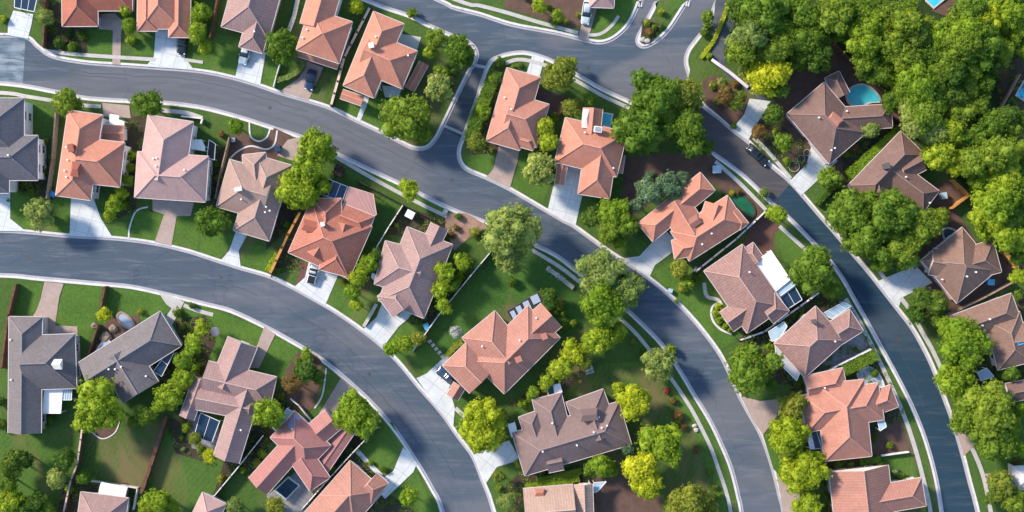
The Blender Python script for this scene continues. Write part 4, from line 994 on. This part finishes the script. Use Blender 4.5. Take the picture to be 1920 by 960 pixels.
def car(x, y, deg, paint, label, kind='hatch', L=4.3, stripe=None):
    q = P(x, y, 1.0); root = empty('parked_car', (q.x,q.y,.02 if kind == 'street' else .2), math.radians(deg)); tag(root, label, 'car', 'cars parked in driveways and on the street')
    p = 'paint_'+paint; h = L/2
    b = loft('body', p, [(-h,.72,.35,.72,.60),(-h+.12,.84,.25,.86,.74),(-h+.9,.90,.22,.92,.80),(0,.91,.22,.93,.82),(h-1.3,.90,.22,.90,.80),(h-.35,.86,.24,.78,.74),(h,.70,.34,.62,.58)], root)
    r0, r1 = (-h+.35, h-1.35) if kind != 'pickup' else (-.5, h-1.25)
    loft('cabin_glass', 'window_glass', [(r0,.76,.85,.95,.70),(r0+.45,.78,.85,1.36,.60),(r1-.75,.78,.85,1.38,.60),(r1,.76,.83,.92,.70)], root)
    loft('cabin_roof', p, [(r0+.42,.60,1.30,1.39,.57),(r0+.9,.63,1.31,1.43,.60),(r1-.75,.62,1.31,1.42,.58)], root)
    if kind == 'pickup': MB().box((-1.3,0,.93),(1.4,1.3,.06)).build('cargo_bed','rubber',root)
    for sx in (-1,1):
        for sy in (-1,1):
            w_ = MB(); vs = []
            m = bpy.data.meshes.new('wheel'); bm = bmesh.new(); bmesh.ops.create_cone(bm, cap_ends=True, segments=18, radius1=.33, radius2=.33, depth=.22, matrix=Matrix.Rotation(math.pi/2,4,'X')); bm.to_mesh(m); bm.free(); m.materials.append(MATS['rubber'])
            o = link(bpy.data.objects.new('wheel', m), root); o.location = (sx*(h-.82), sy*.80, .33)
            m = bpy.data.meshes.new('rim'); bm = bmesh.new(); bmesh.ops.create_cone(bm, cap_ends=True, segments=12, radius1=.19, radius2=.17, depth=.24, matrix=Matrix.Rotation(math.pi/2,4,'X')); bm.to_mesh(m); bm.free(); m.materials.append(MATS['metal_grey'])
            link(bpy.data.objects.new('rim', m), o)
    for sy in (-1,1):
        MB().box((h-.16,sy*.56,.66),(.22,.30,.12)).build('headlight','headlight',root); MB().box((-h+.07,sy*.6,.75),(.1,.24,.12)).build('tail_light','paint_red',root)
        MB().box((r1-.35,sy*.98,.95),(.12,.18,.12)).build('mirror',p,root)
    if stripe: MB().box((0,.5,.97),(L*.72,.10,.03)).build('stripe','paint_'+stripe,root)
    return root
car(1100,23,262,'silver','silver-white car in the driveway at the top edge', L=4.5)
car(582,149,258,'navy','navy car in the pink driveway below the upper orange house', L=3.9)
car(458,103,255,'silver','pale car nosing into the garage of the mauve-grey roof', L=3.6)
car(340,82,268,'black','black car tucked under the dusty orange roof', L=4.0)
car(587,512,75,'white','white car with dark windows on the pale driveway by the red-pink roof','pickup', L=4.2)
car(836,704,140,'navy','dark blue car at the garage of the big salmon roof', L=4.0)
car(1421,290,-42,'black','long black car parked on the old road near the kidney pool','street', L=5.0)

# ------------------------------------------------------------------ trees and shrubs
def lobes(kind, rn):
    if kind == 'round': n, spread = 8, .50
    elif kind == 'wide': n, spread = 12, .60
    elif kind == 'huge': n, spread = 17, .66
    else: n, spread = 5, .35
    L = [(0,0,.15,.60)]
    for i in range(n):
        a = 2*math.pi*i/n+rn.uniform(-.4,.4); r = spread*rn.uniform(.55,1.15); L.append((r*math.cos(a), r*math.sin(a), rn.uniform(-.30,.35), rn.uniform(.22,.42)))
    for i in range(n//2+1): a = rn.uniform(0,6.3); r = rn.uniform(.1,.45); L.append((r*math.cos(a), r*math.sin(a), rn.uniform(.30,.62), rn.uniform(.22,.34)))
    return np.array(L)
def crown_mesh(name, mat, n, size, kind, seed, zs=.9):
    """lobes -> tufts spread over the lobes -> leaf sprays spread over the tufts"""
    rn = random.Random(seed); R_ = np.random.RandomState(seed); L = lobes(kind, rn); m = len(L)
    nt_ = {'huge': 340, 'wide': 230, 'round': 130, 'small': 34}[kind]
    wts = L[:,3]**2; wts /= wts.sum(); li = R_.choice(m, nt_*5, p=wts)
    d = R_.normal(size=(nt_*5,3)); d /= np.linalg.norm(d, axis=1)[:,None]; d[:,2] = np.where(d[:,2] < -.4, -d[:,2], d[:,2])
    c = L[li,:3]+d*(L[li,3]*np.where(R_.rand(len(li)) < .16, R_.uniform(1.12,1.32,len(li)), R_.uniform(.84,1.10,len(li))))[:,None]
    keep = (np.linalg.norm(c[:,None,:]-L[None,:,:3], axis=2)/L[None,:,3]).min(axis=1) > .80
    c, d = c[keep], d[keep]; pick = []
    mind = {'huge': .066, 'wide': .080, 'round': .105, 'small': .17}[kind]
    for i in range(len(c)):
        if len(pick) >= nt_: break
        if all(np.linalg.norm(c[i]-c[q]) > mind for q in pick): pick.append(i)
    tc, td = c[pick], d[pick]; tr = R_.uniform(.8,1.35,len(tc))*mind*.98; T_ = len(tc)
    ti = R_.randint(0, T_, n); e = td[ti]*.55+R_.normal(scale=.62, size=(n,3)); e /= np.linalg.norm(e, axis=1)[:,None]
    c = tc[ti]+e*(tr[ti]*R_.uniform(.55,1.15,n))[:,None]; d = e
    nr = d+R_.normal(scale=.35, size=(n,3)); nr /= np.linalg.norm(nr, axis=1)[:,None]
    a = np.cross(nr, R_.normal(size=(n,3))); a /= np.linalg.norm(a, axis=1)[:,None]; b = np.cross(nr, a)
    s = size*R_.uniform(.55,1.15,n)[:,None]; c = c*np.array([1,1,zs])
    vs = np.stack([c-a*s, c-b*s*.5+a*s*.1-nr*s*.1, c+a*s*1.05-nr*s*.25, c+b*s*.55-a*s*.05-nr*s*.1], axis=1).reshape(-1,3)
    core = bmesh.new()
    for (x,y,z,r) in L:
        mt = Matrix.Translation((x,y,z*zs)) @ Matrix.Diagonal((r*.88,r*.88,r*.84*zs,1)); bmesh.ops.create_icosphere(core, subdivisions=2, radius=1, matrix=mt)
    for v in core.verts: v.co += Vector((rn.uniform(-1,1),rn.uniform(-1,1),rn.uniform(-1,1)))*.04
    cm = bpy.data.meshes.new('t'); core.to_mesh(cm); core.free()
    cv = np.zeros(len(cm.vertices)*3); cm.vertices.foreach_get('co', cv); cv = cv.reshape(-1,3); cf = [tuple(p.vertices) for p in cm.polygons]; bpy.data.meshes.remove(cm)
    k = len(vs); av = np.concatenate([vs, cv]); fs = [(4*i,4*i+1,4*i+2,4*i+3) for i in range(n)]+[tuple(q+k for q in f) for f in cf]
    me = bpy.data.meshes.new(name); me.from_pydata(av.tolist(), [], fs); me.materials.append(MATS[mat])
    at = me.attributes.new('tone', 'FLOAT', 'FACE')
    tone = np.clip(.65*R_.uniform(0,1,T_)[ti]+.35*R_.uniform(0,1,n), 0, 1); tone = np.concatenate([tone, np.full(len(cf), .45)])
    at.data.foreach_set('value', tone.astype(np.float32)); me.update(); return me
def trunk_mesh(seed):
    rn = random.Random(seed); m = MB()
    m.cyl((0,0,0), .07, .95, 10, 0, .045)
    for i in range(7):
        a = i*.9+rn.uniform(-.3,.3); z = rn.uniform(.6,.9); e = Vector((math.cos(a)*.42, math.sin(a)*.42, z+.45)); s_ = Vector((0,0,z)); mid = s_.lerp(e,.5)+Vector((0,0,-.05))
        m.bar(s_, mid, .045, .045); m.bar(mid, e, .026, .026)
    o = m.build('trunk', 'bark'); me = o.data; bpy.data.objects.remove(o); return me
CM = {}; TM = [trunk_mesh(i) for i in range(3)]
def crown_for(k, size, i):
    key = (k, size, i)
    if key not in CM:
        n, s, kd = {'h': (12500,.027,'huge'), 'b': (8200,.033,'wide'), 't': (4600,.038,'round'), 's': (1300,.065,'small')}[size]
        CM[key] = crown_mesh('crown', 'leaf_'+k, n, s, kd, hash_(k)+i*31+{'h':3,'b':0,'t':7,'s':13}[size])
    return CM[key]
def hash_(s): return sum(ord(c)*(i+3) for i, c in enumerate(s))*17
PLANTS = []
def plant(x, y, r, k, wood=False):
    rm = r*S; size = 'h' if r >= 40 else 'b' if r >= 30 else 't' if r >= 15 else 's'; big = r >= 15
    h = (rm*1.6+1.6)*(random.uniform(1.0,1.55) if wood else random.uniform(.9,1.12)) if big else rm*1.15; zc = h-rm*.80 if big else rm*.45
    q = P(x, y, zc+rm*.2); rot = random.uniform(0,6.28)
    nm = 'tree' if big else 'shrub'
    root = empty(nm, (q.x,q.y,ZB), rot)
    n = len(PLANTS); me = crown_for(k, size, n % (3 if size != 's' else 2))
    c = link(bpy.data.objects.new('crown' if big else 'foliage', me), root); c.location = (0,0,zc); kk = rm*(H-zc)/H*1.03
    c.scale = (kk*random.uniform(.94,1.06), kk*random.uniform(.94,1.06), kk*random.uniform(.85,1.05))
    t = link(bpy.data.objects.new('trunk' if big else 'stem', TM[n % 3]), root); t.scale = (kk,kk,max(.3,zc*.95)) if big else (kk,kk,zc+.1)
    PLANTS.append([root, x, y, r, k, wood, big]); return root
T = '''247 291 13 L;243 314 14 L;239 338 16 L;228 360 15 L;214 384 21 L;206 404 15 L;232 385 13 G;1346 574 9 L;1342 587 10 L;1348 601 10 L;1359 611 9 L;1357 594 10 L;1354 580 8 U;1368 618 8 L;85 32 20 O;236 18 15 L;241 48 18 L;246 76 13 L;112 80 14 D;135 88 13 G;155 68 13 D;128 64 9 D;375 24 24 L;370 60 24 L;386 90 15 L;362 10 14 L
125 193 33 G;277 197 32 G;530 86 36 G;443 238 19 L;416 252 9 R;75 398 32 O;98 412 14 D;395 413 32 G;80 300 10 L;86 265 9 G;88 325 10 D;60 362 11 D;40 360 9 D
592 278 38 L;578 316 32 L;562 358 40 L;604 348 22 L;636 322 15 P;612 360 14 L;668 12 18 Y;773 25 14 G
760 222 46 G;795 248 20 G;790 262 14 G;815 72 26 G;806 98 16 L;858 95 32 G;875 112 18 D;827 135 19 G;820 166 30 O;850 135 14 D;842 165 12 D
908 208 17 L;898 238 13 G;895 268 22 U;938 118 14 D;928 148 15 D;912 175 14 D;962 128 8 G;975 122 7 D;1050 140 36 U;1068 120 16 L;1030 155 20 U;1072 202 23 U;1105 186 16 G;1022 240 27 L;1030 268 22 L;1008 320 36 O;1040 220 12 G;1002 298 16 O
1228 178 50 G;1282 182 42 U;1200 238 52 G;1284 238 42 G;1300 268 34 G;1325 276 20 D;1250 215 34 G
1360 178 22 R;1382 190 25 U;1336 160 11 U;1352 155 12 O;1378 158 10 R;1345 190 10 O;1375 236 8 D;1328 30 15 G;1320 62 12 G;1325 48 11 G;1330 106 9 L
1440 142 42 Y;1453 212 24 D;1422 247 17 R;1470 268 23 G;1633 243 20 O;1612 258 13 D;1600 277 14 R;1585 288 11 G;1558 336 27 G
1250 348 30 B;1278 335 20 B;1216 360 30 B;1195 385 18 B;1265 365 22 B;1218 330 13 B;1150 400 32 L;1140 435 26 G;1175 425 28 G;1108 408 22 D;1160 455 16 L
1457 402 22 L;1432 362 14 O;1275 503 23 U;1288 532 18 G;1278 540 12 U;1305 520 14 D;1372 362 9 U;1384 360 8 R;1360 366 7 D
957 430 50 O;952 482 32 O;965 500 18 O;960 528 14 D;768 355 24 L;890 435 14 U;860 406 9 D;845 440 8 R;856 428 8 R;838 452 9 D
835 510 24 L;868 492 22 L;825 540 24 L;862 520 14 L;832 573 19 L;850 535 16 G
690 495 22 L;672 520 24 L;660 548 18 L;643 528 12 U;705 480 16 D;668 572 16 L;733 655 18 L;755 645 22 L;783 636 17 U;745 585 9 U
1128 512 44 O;1166 545 40 O;1128 572 42 L
1130 632 32 L;1160 622 22 L;1105 645 22 L;1075 665 30 Y;1052 690 26 L;1095 680 18 U;1025 715 20 L;1000 738 17 L;980 755 13 L;1030 555 20 D;1050 570 14 U;1058 588 9 G;1058 612 11 G;1075 606 10 G;1040 585 9 D
855 622 15 W;1215 690 10 R;1238 680 34 O;1258 655 14 L;1206 660 9 D;1186 640 7 U
1190 750 37 Y;1160 727 16 Y;1250 733 8 X;1262 752 10 R;1272 778 13 R;1282 800 9 R;1270 790 8 G;1243 832 42 L;1195 815 10 O;1178 842 17 B;1202 876 34 Y;1212 908 32 Y
1305 842 10 R;1330 886 8 U;1340 913 8 U;1345 930 11 G;1128 872 27 L;1105 880 16 G;1150 885 14 L;1290 945 44 U;1330 958 24 U
910 782 40 Y;905 812 40 Y;942 778 16 U;935 893 16 U;952 940 20 O;972 868 11 U;935 915 9 G
664 778 43 L;506 776 32 L;575 695 26 D;548 720 22 R;595 705 18 D;575 665 15 L;583 672 9 R;560 678 11 G;528 742 10 U
765 932 22 L;455 881 9 L;492 850 13 G;482 868 12 U;470 848 9 D;655 868 9 U;640 890 8 U;595 938 9 U;624 880 9 L
180 765 48 L;270 780 24 G;250 790 15 G;318 742 30 L;342 710 26 L;345 675 24 L;362 645 22 L;378 615 18 L;300 760 18 L;368 690 13 L
195 590 18 Y;263 584 9 U;333 586 13 G;342 612 9 U;361 573 9 D;350 800 13 L;365 822 16 U;394 855 17 Y;340 820 8 D
22 872 30 D;14 908 26 G;48 862 20 D;122 862 26 D;106 898 24 O;158 894 16 G;131 917 12 G;82 799 9 L;95 786 11 D;146 802 11 G;150 730 12 D;20 944 30 L;64 948 30 D;88 956 20 G;0 752 14 D;2 795 14 D
295 938 28 L;318 950 22 L;275 950 20 Y;440 950 22 O;515 948 22 U;525 955 13 Y;1526 505 44 G;1562 545 22 G;1530 478 18 G
1600 395 50 G;1662 402 54 G;1628 452 44 G;1722 425 42 G;1690 462 44 G;1765 405 20 G;1652 497 20 L
1730 560 28 D;1755 570 28 D;1722 590 22 D;1760 598 20 D;1411 690 52 G;1445 722 18 G;1442 650 12 L
1484 762 32 U;1479 812 40 Y;1508 882 44 Y;1520 945 28 L;1500 955 22 L;1570 871 11 G;1545 905 9 D;1548 930 12 D
1775 612 26 L;1808 648 48 L;1788 714 38 L
1856 768 50 G;1812 788 32 G;1862 828 40 G;1895 800 28 L;1905 840 22 L;1910 770 20 L;1895 700 18 G;1875 700 12 G;1880 915 30 U;1900 940 28 G;1862 900 16 U;1860 935 16 D
1905 865 8 R;1648 905 13 D;1680 885 9 B;1690 895 12 D;1665 925 12 U;1625 870 9 L;1595 870 8 G;1668 835 10 G;1640 820 9 D;1660 795 8 O;1630 835 13 D;1685 920 9 G;1730 955 8 O
1668 765 9 O;1540 960 14 D;1555 955 8 R;1010 10 18 L;1045 28 15 L;1040 42 11 G;1062 40 9 U;1030 15 9 D;1085 28 8 U;1240 22 9 L;1218 60 10 R;1226 52 8 G;1240 50 7 D;985 -10 14 G
5 35 10 L;1640 700 10 D;1602 740 0 D;1268 565 6 O;720 880 9 D;675 905 8 O;690 893 8 G;560 890 0 D'''
for row in T.replace('\n', ';').split(';'):
    x, y, r, k = row.split()
    if float(r) > 0: plant(float(x), float(y), float(r), k)
rs2 = random.Random(11); extra = 0
for bed in BEDS*3:
    xs = [p[0] for p in bed]; ys = [p[1] for p in bed]
    for _ in range(3):
        cx, cy = rs2.uniform(min(xs), max(xs)), rs2.uniform(min(ys), max(ys)); px_, py_ = 960+cx*10, 480-cy*10
        if extra < 70 and inside((cx, cy), bed) and 5 < px_ < 1915 and 5 < py_ < 955 and all(math.hypot(v[0]-px_, v[1]-py_) > v[3]*.75+6 for v in HOUSES.values()) and all(math.hypot(q[1]-px_, q[2]-py_) > q[3]*.9+6 for q in PLANTS):
            plant(px_, py_, rs2.uniform(6, 12), rs2.choice('GDLUOG')); extra += 1
print('EXTRA', extra)
F = '''1400 22 30 D;1440 15 34 G;1480 12 28 G;1412 62 30 O;1390 95 28 G;1372 80 18 O;1445 58 32 L;1478 55 28 L;1462 90 26 G;1430 98 20 O;1512 30 28 D;1515 70 28 G;1500 100 26 D;1540 40 28 G;1572 25 30 G;1575 60 26 G;1536 106 26 D;1545 82 18 D
1605 20 28 G;1620 45 30 L;1645 65 32 L;1620 80 26 L;1640 20 26 G;1670 25 28 G;1700 15 26 D;1700 45 28 G;1720 70 28 D;1680 85 24 G;1660 105 26 L;1625 112 22 G;1700 110 30 D;1650 135 22 G;1675 140 22 L;1620 140 16 D
1735 105 28 D;1765 75 30 G;1790 50 30 G;1740 45 18 D;1775 110 28 G;1805 85 28 G;1760 140 26 G;1735 150 24 G;1720 165 28 L;1695 170 26 G;1755 170 26 D;1790 140 28 D;1825 115 30 G;1820 60 30 L;1850 40 30 Y;1850 85 30 G;1885 30 32 L;1900 65 26 L;1880 95 26 G;1905 10 22 G;1915 95 18 D;1860 120 20 D;1825 20 26 G;1862 8 22 L
1670 190 24 G;1710 200 26 O;1735 215 28 G;1755 205 20 L;1785 180 28 D;1815 165 26 D;1845 160 22 D;1720 235 24 O;1750 245 28 O;1780 250 30 L;1800 215 28 D;1830 200 24 G;1842 220 18 U;1825 260 28 G;1860 240 28 G;1890 215 24 D;1895 245 24 G;1915 230 20 D;1770 290 28 L;1745 285 18 L;1800 300 26 Y;1830 300 28 G;1865 290 30 G;1890 300 26 L;1912 280 22 G
1850 330 28 L;1885 340 28 L;1835 345 20 G;1910 325 24 G;1850 375 24 G;1880 380 30 L;1910 370 24 G;1840 405 24 L;1870 415 28 L;1900 410 28 G;1850 440 20 L;1885 445 22 L;1915 445 22 G;1912 520 18 L;1905 550 12 D;1915 485 16 D;1465 130 14 D;1480 120 18 D;1470 165 16 D;1395 130 12 O;1410 120 16 G'''
for row in F.replace('\n', ';').split(';'):
    x, y, r, k = row.split(); plant(float(x)+random.uniform(-4,4), float(y)+random.uniform(-4,4), float(r)*random.uniform(1.05,1.42), {'D':'G'}.get(k, k) if random.random() < .5 else 'L' if k == 'G' and random.random() < .25 else k, True)

# hedges: one thing each, leafy boxes with an uneven skin
def hedge(label, k, wpx, h, *pts, dens=60):
    q = W(smooth_line(list(pts), 5)); base = Vector((*q[0], ZB)); root = tag(empty('hedge', base), label, 'hedge', 'clipped hedges')
    l = [Vector((x-base.x, y-base.y)) for x, y in q]; hw = wpx*S/2; R_ = random.Random(len(label)); m = MB(); at = []
    for a, b in zip(l, l[1:]):
        d = b-a; L = d.length
        if L < .01: continue
        u = d/L; v = Vector((-u.y, u.x))
        m.bar((*a, h*.45), (*b, h*.45), hw*1.75, h*.86); at += [.2]*6
        for _ in range(int(L*(2*hw+2*h)*dens/4)+1):
            s_ = R_.uniform(0, 2*hw+1.2*h); t = R_.uniform(0, L); bumpy = R_.uniform(-.12,.10)+.10*math.sin((a.x+u.x*t)*2.3)*math.cos((a.y+u.y*t)*1.9)
            if s_ < 2*hw: off, z, n = s_-hw, h+bumpy, Vector((0,0,1))
            elif s_ < 2*hw+.6*h: off, z, n = hw+bumpy, h*R_.uniform(.2,1), Vector((v.x,v.y,.3))
            else: off, z, n = -hw-bumpy, h*R_.uniform(.2,1), Vector((-v.x,-v.y,.3))
            c = Vector((a.x+u.x*t+v.x*off, a.y+u.y*t+v.y*off, z)); n = (n+Vector((R_.gauss(0,.5),R_.gauss(0,.5),R_.gauss(0,.4)))).normalized()
            p1 = n.cross(Vector((R_.gauss(0,1),R_.gauss(0,1),R_.gauss(0,1)))).normalized(); p2 = n.cross(p1); s = R_.uniform(.10,.20)
            m.add([c-p1*s, c-p2*s*.5-n*.02, c+p1*s-n*.05, c+p2*s*.55-n*.02], [(0,1,2,3)]); at.append(R_.random())
    o = m.build('foliage', 'leaf_'+k, root); o.data.attributes.new('tone','FLOAT','FACE').data.foreach_set('value', at)
    st = MB(); [st.cyl((p_.x,p_.y,0), .05, h*.6, 6) for p_ in l[::4]]; st.build('stems', 'bark', root)
hedge('deep green hedge along the side street', 'G', 26, 1.8, (930,135),(912,180),(890,235),(882,268))
hedge('long clipped hedge between the two brown roofs', 'L', 20, 1.9, (1682,244),(1640,282),(1586,330))
hedge('yellowish clipped hedge above the tan ribbed roof', 'L', 13, 1.3, (984,912),(1030,906),(1086,894))
hedge('thin second hedge under the wide mauve-brown roof', 'G', 12, 1.5, (1006,899),(1040,892),(1090,880))
hedge('thick hedge beside the blue patio and right-hand road', 'G', 24, 1.9, (1638,662),(1608,678),(1578,694))
hedge('narrow lime hedge strip beside the dark drive at the top', 'Y', 8, .5, (1384,-60),(1368,0),(1340,72),(1313,110))
hedge('curved pale hedge beside the pink driveway', 'O', 10, 1.0, (521,152),(548,143),(566,130),(570,115))
hedge('small lime hedge at the end of the brown fence', 'Y', 10, 1.0, (521,476),(512,492),(504,508))
hedge('dark hedge between broad orange roof and terracotta gable', 'G', 13, 1.3, (1609,864),(1630,862),(1648,858))
hedge('dark hedge strip beside the big salmon roof garage', 'U', 11, .9, (868,640),(850,652),(838,668))
hedge('hedge of white flowers along the central pavement', 'W', 9, .6, (1025,502),(1050,520),(1075,540), dens=40)
hedge('leafy edge below the pink zigzag house front', 'R', 6, .5, (482,696),(500,706),(520,714), dens=40)
hedge('dark bank hedge under the right-hand brown roof', 'D', 10, 1.2, (1560,352),(1540,372),(1530,385))

def ground_cover():                          # low planting nobody could count, spread over the dark beds
    R_ = random.Random(5); m = {k: (MB(), []) for k in ('G','D','O')}
    for bed in BEDS:
        xs = [p[0] for p in bed]; ys = [p[1] for p in bed]
        if max(xs) > 130 or max(xs)-min(xs) > 60: continue
        area = (max(xs)-min(xs))*(max(ys)-min(ys))
        for _ in range(int(area/1.5)):
            cx, cy = R_.uniform(min(xs), max(xs)), R_.uniform(min(ys), max(ys))
            if not inside((cx, cy), bed): continue
            k = R_.choice('GDDO'); mb, at = m[k]; rr = R_.uniform(.25,.95)
            for _ in range(int(34*rr)+6):
                a = R_.uniform(0,6.28); q = rr*math.sqrt(R_.random()); c = Vector((cx+q*math.cos(a), cy+q*math.sin(a), ZB+.1+R_.uniform(.05,.75)*rr*(1-.5*q/rr)))
                n = Vector((R_.gauss(0,.5),R_.gauss(0,.5),1)).normalized(); p1 = n.cross(Vector((R_.gauss(0,1),R_.gauss(0,1),0.1))).normalized(); p2 = n.cross(p1); s = R_.uniform(.09,.18)
                mb.add([c-p1*s, c-p2*s*.5, c+p1*s-n*.04, c+p2*s*.5], [(0,1,2,3)]); at.append(R_.random())
    for k, (mb, at) in m.items():
        o = mb.build('ground_cover', 'leaf_'+k); o.data.attributes.new('tone','FLOAT','FACE').data.foreach_set('value', at)
        tag(o, {'G':'fresh green','D':'deep green','O':'pale olive'}[k]+' low planting scattered over the dark garden beds', 'ground cover', None, 'stuff')
ground_cover()

# ------------------------------------------------------------------ labels of trees and shrubs, each told apart by look and neighbours
MARKS = [(v[0], v[1], v[2]) for v in HOUSES.values()]+[(1618,180,'turquoise kidney pool'),(1750,0,'bright pool at the top edge'),(1915,170,'bright pool at the right edge'),
  (1206,70,'road island tip'),(404,622,'round garden umbrella'),(982,578,'dark annexe with skylights'),(960,560,'large central lawn'),(1360,60,'dark drive at the top'),(1421,290,'long black parked car'),
  (1800,366,'sunlit orange fence'),(1896,488,'short orange fence'),(212,922,'metal shed'),(225,860,'worn lawn with tracks'),(1395,388,'green pond'),(845,180,'short side street'),(1400,0,'dark drive by the wood'),(1920,0,'top right corner of the photo'),
  (0,960,'bottom left corner of the photo'),(1630,110,'brown fence by the wood'),(1305,800,'white stones on the lawn'),(855,622,'white-flowering round shrub'),(1450,520,'large white awning'),(855,425,'pink gravel bed'),(1480,308,'pale planter rings'),(236,600,'white oval spa'),(600,350,'dark glass patio roof'),(1382,640,'white wall by the lower road')]
def side(dx, dy):
    a = math.degrees(math.atan2(-dy, dx)) % 360
    return ['right of','upper right of','above','upper left of','left of','lower left of','below','lower right of'][int((a+22.5)//45) % 8]
def size_word(r, big):
    if big: return 'huge' if r >= 40 else 'large' if r >= 28 else 'medium' if r >= 20 else 'small'
    return 'bushy' if r >= 12 else 'little' if r >= 9 else 'tiny'
ORD = ['nearest']+[w_+' nearest' for w_ in 'second third fourth fifth sixth seventh eighth ninth tenth eleventh twelfth thirteenth fourteenth'.split()]
taken = {}
for p_ in PLANTS:
    root, x, y, r, k, wood, big = p_; c = []
    ms = sorted(MARKS, key=lambda m: math.hypot(m[0]-x, m[1]-y)-(20 if m[2] in MARKS else 0))
    c = [m for m in ms if m[2] != 'white-flowering round shrub' or k != 'W'][:6]
    p_.append(c)
def desc(p_, m): return (size_word(p_[3], p_[6]), KINDS[p_[4]][0], 'tree' if p_[6] else 'shrub', side(p_[1]-m[0], p_[2]-m[1]), m[2])
used = set()
for rnd in range(6):
    for p_ in PLANTS:
        if 'label' in p_[0]: continue
        m = p_[7][rnd]; dd = desc(p_, m)
        same = [q for q in PLANTS if desc(q, m) == dd and math.hypot(q[1]-m[0], q[2]-m[1]) <= math.hypot(p_[1]-m[0], p_[2]-m[1])+260]
        if len(same) == 1:
            l = '%s %s %s %s the %s' % dd
            if l not in used: used.add(l); p_[0]['label'] = l
for p_ in PLANTS:
    if 'label' not in p_[0]:
        best = None
        for m in p_[7]:
            dd = desc(p_, m); same = sorted([q for q in PLANTS if desc(q, m) == dd], key=lambda q: math.hypot(q[1]-m[0], q[2]-m[1])); i = [q[0] for q in same].index(p_[0])
            if best is None or i < best[0]: best = (i, dd, m)
        i, dd, m = best; l = ORD[i]+' %s %s %s %s the %s' % dd
        assert l not in used, l
        used.add(l); p_[0]['label'] = l
    p_[0]['category'] = 'tree' if p_[6] else 'shrub'
    p_[0]['group'] = ('trees of the upper right wood' if p_[5] else 'garden and street trees') if p_[6] else 'garden shrubs'
print('PLANTS', len(PLANTS), 'OBJ', len(bpy.data.objects), 'DUP', len(PLANTS)-len({p_[0]['label'] for p_ in PLANTS}))
print('LONG', [p_[0]['label'] for p_ in PLANTS if len(p_[0]['label'].split()) > 16][:5])
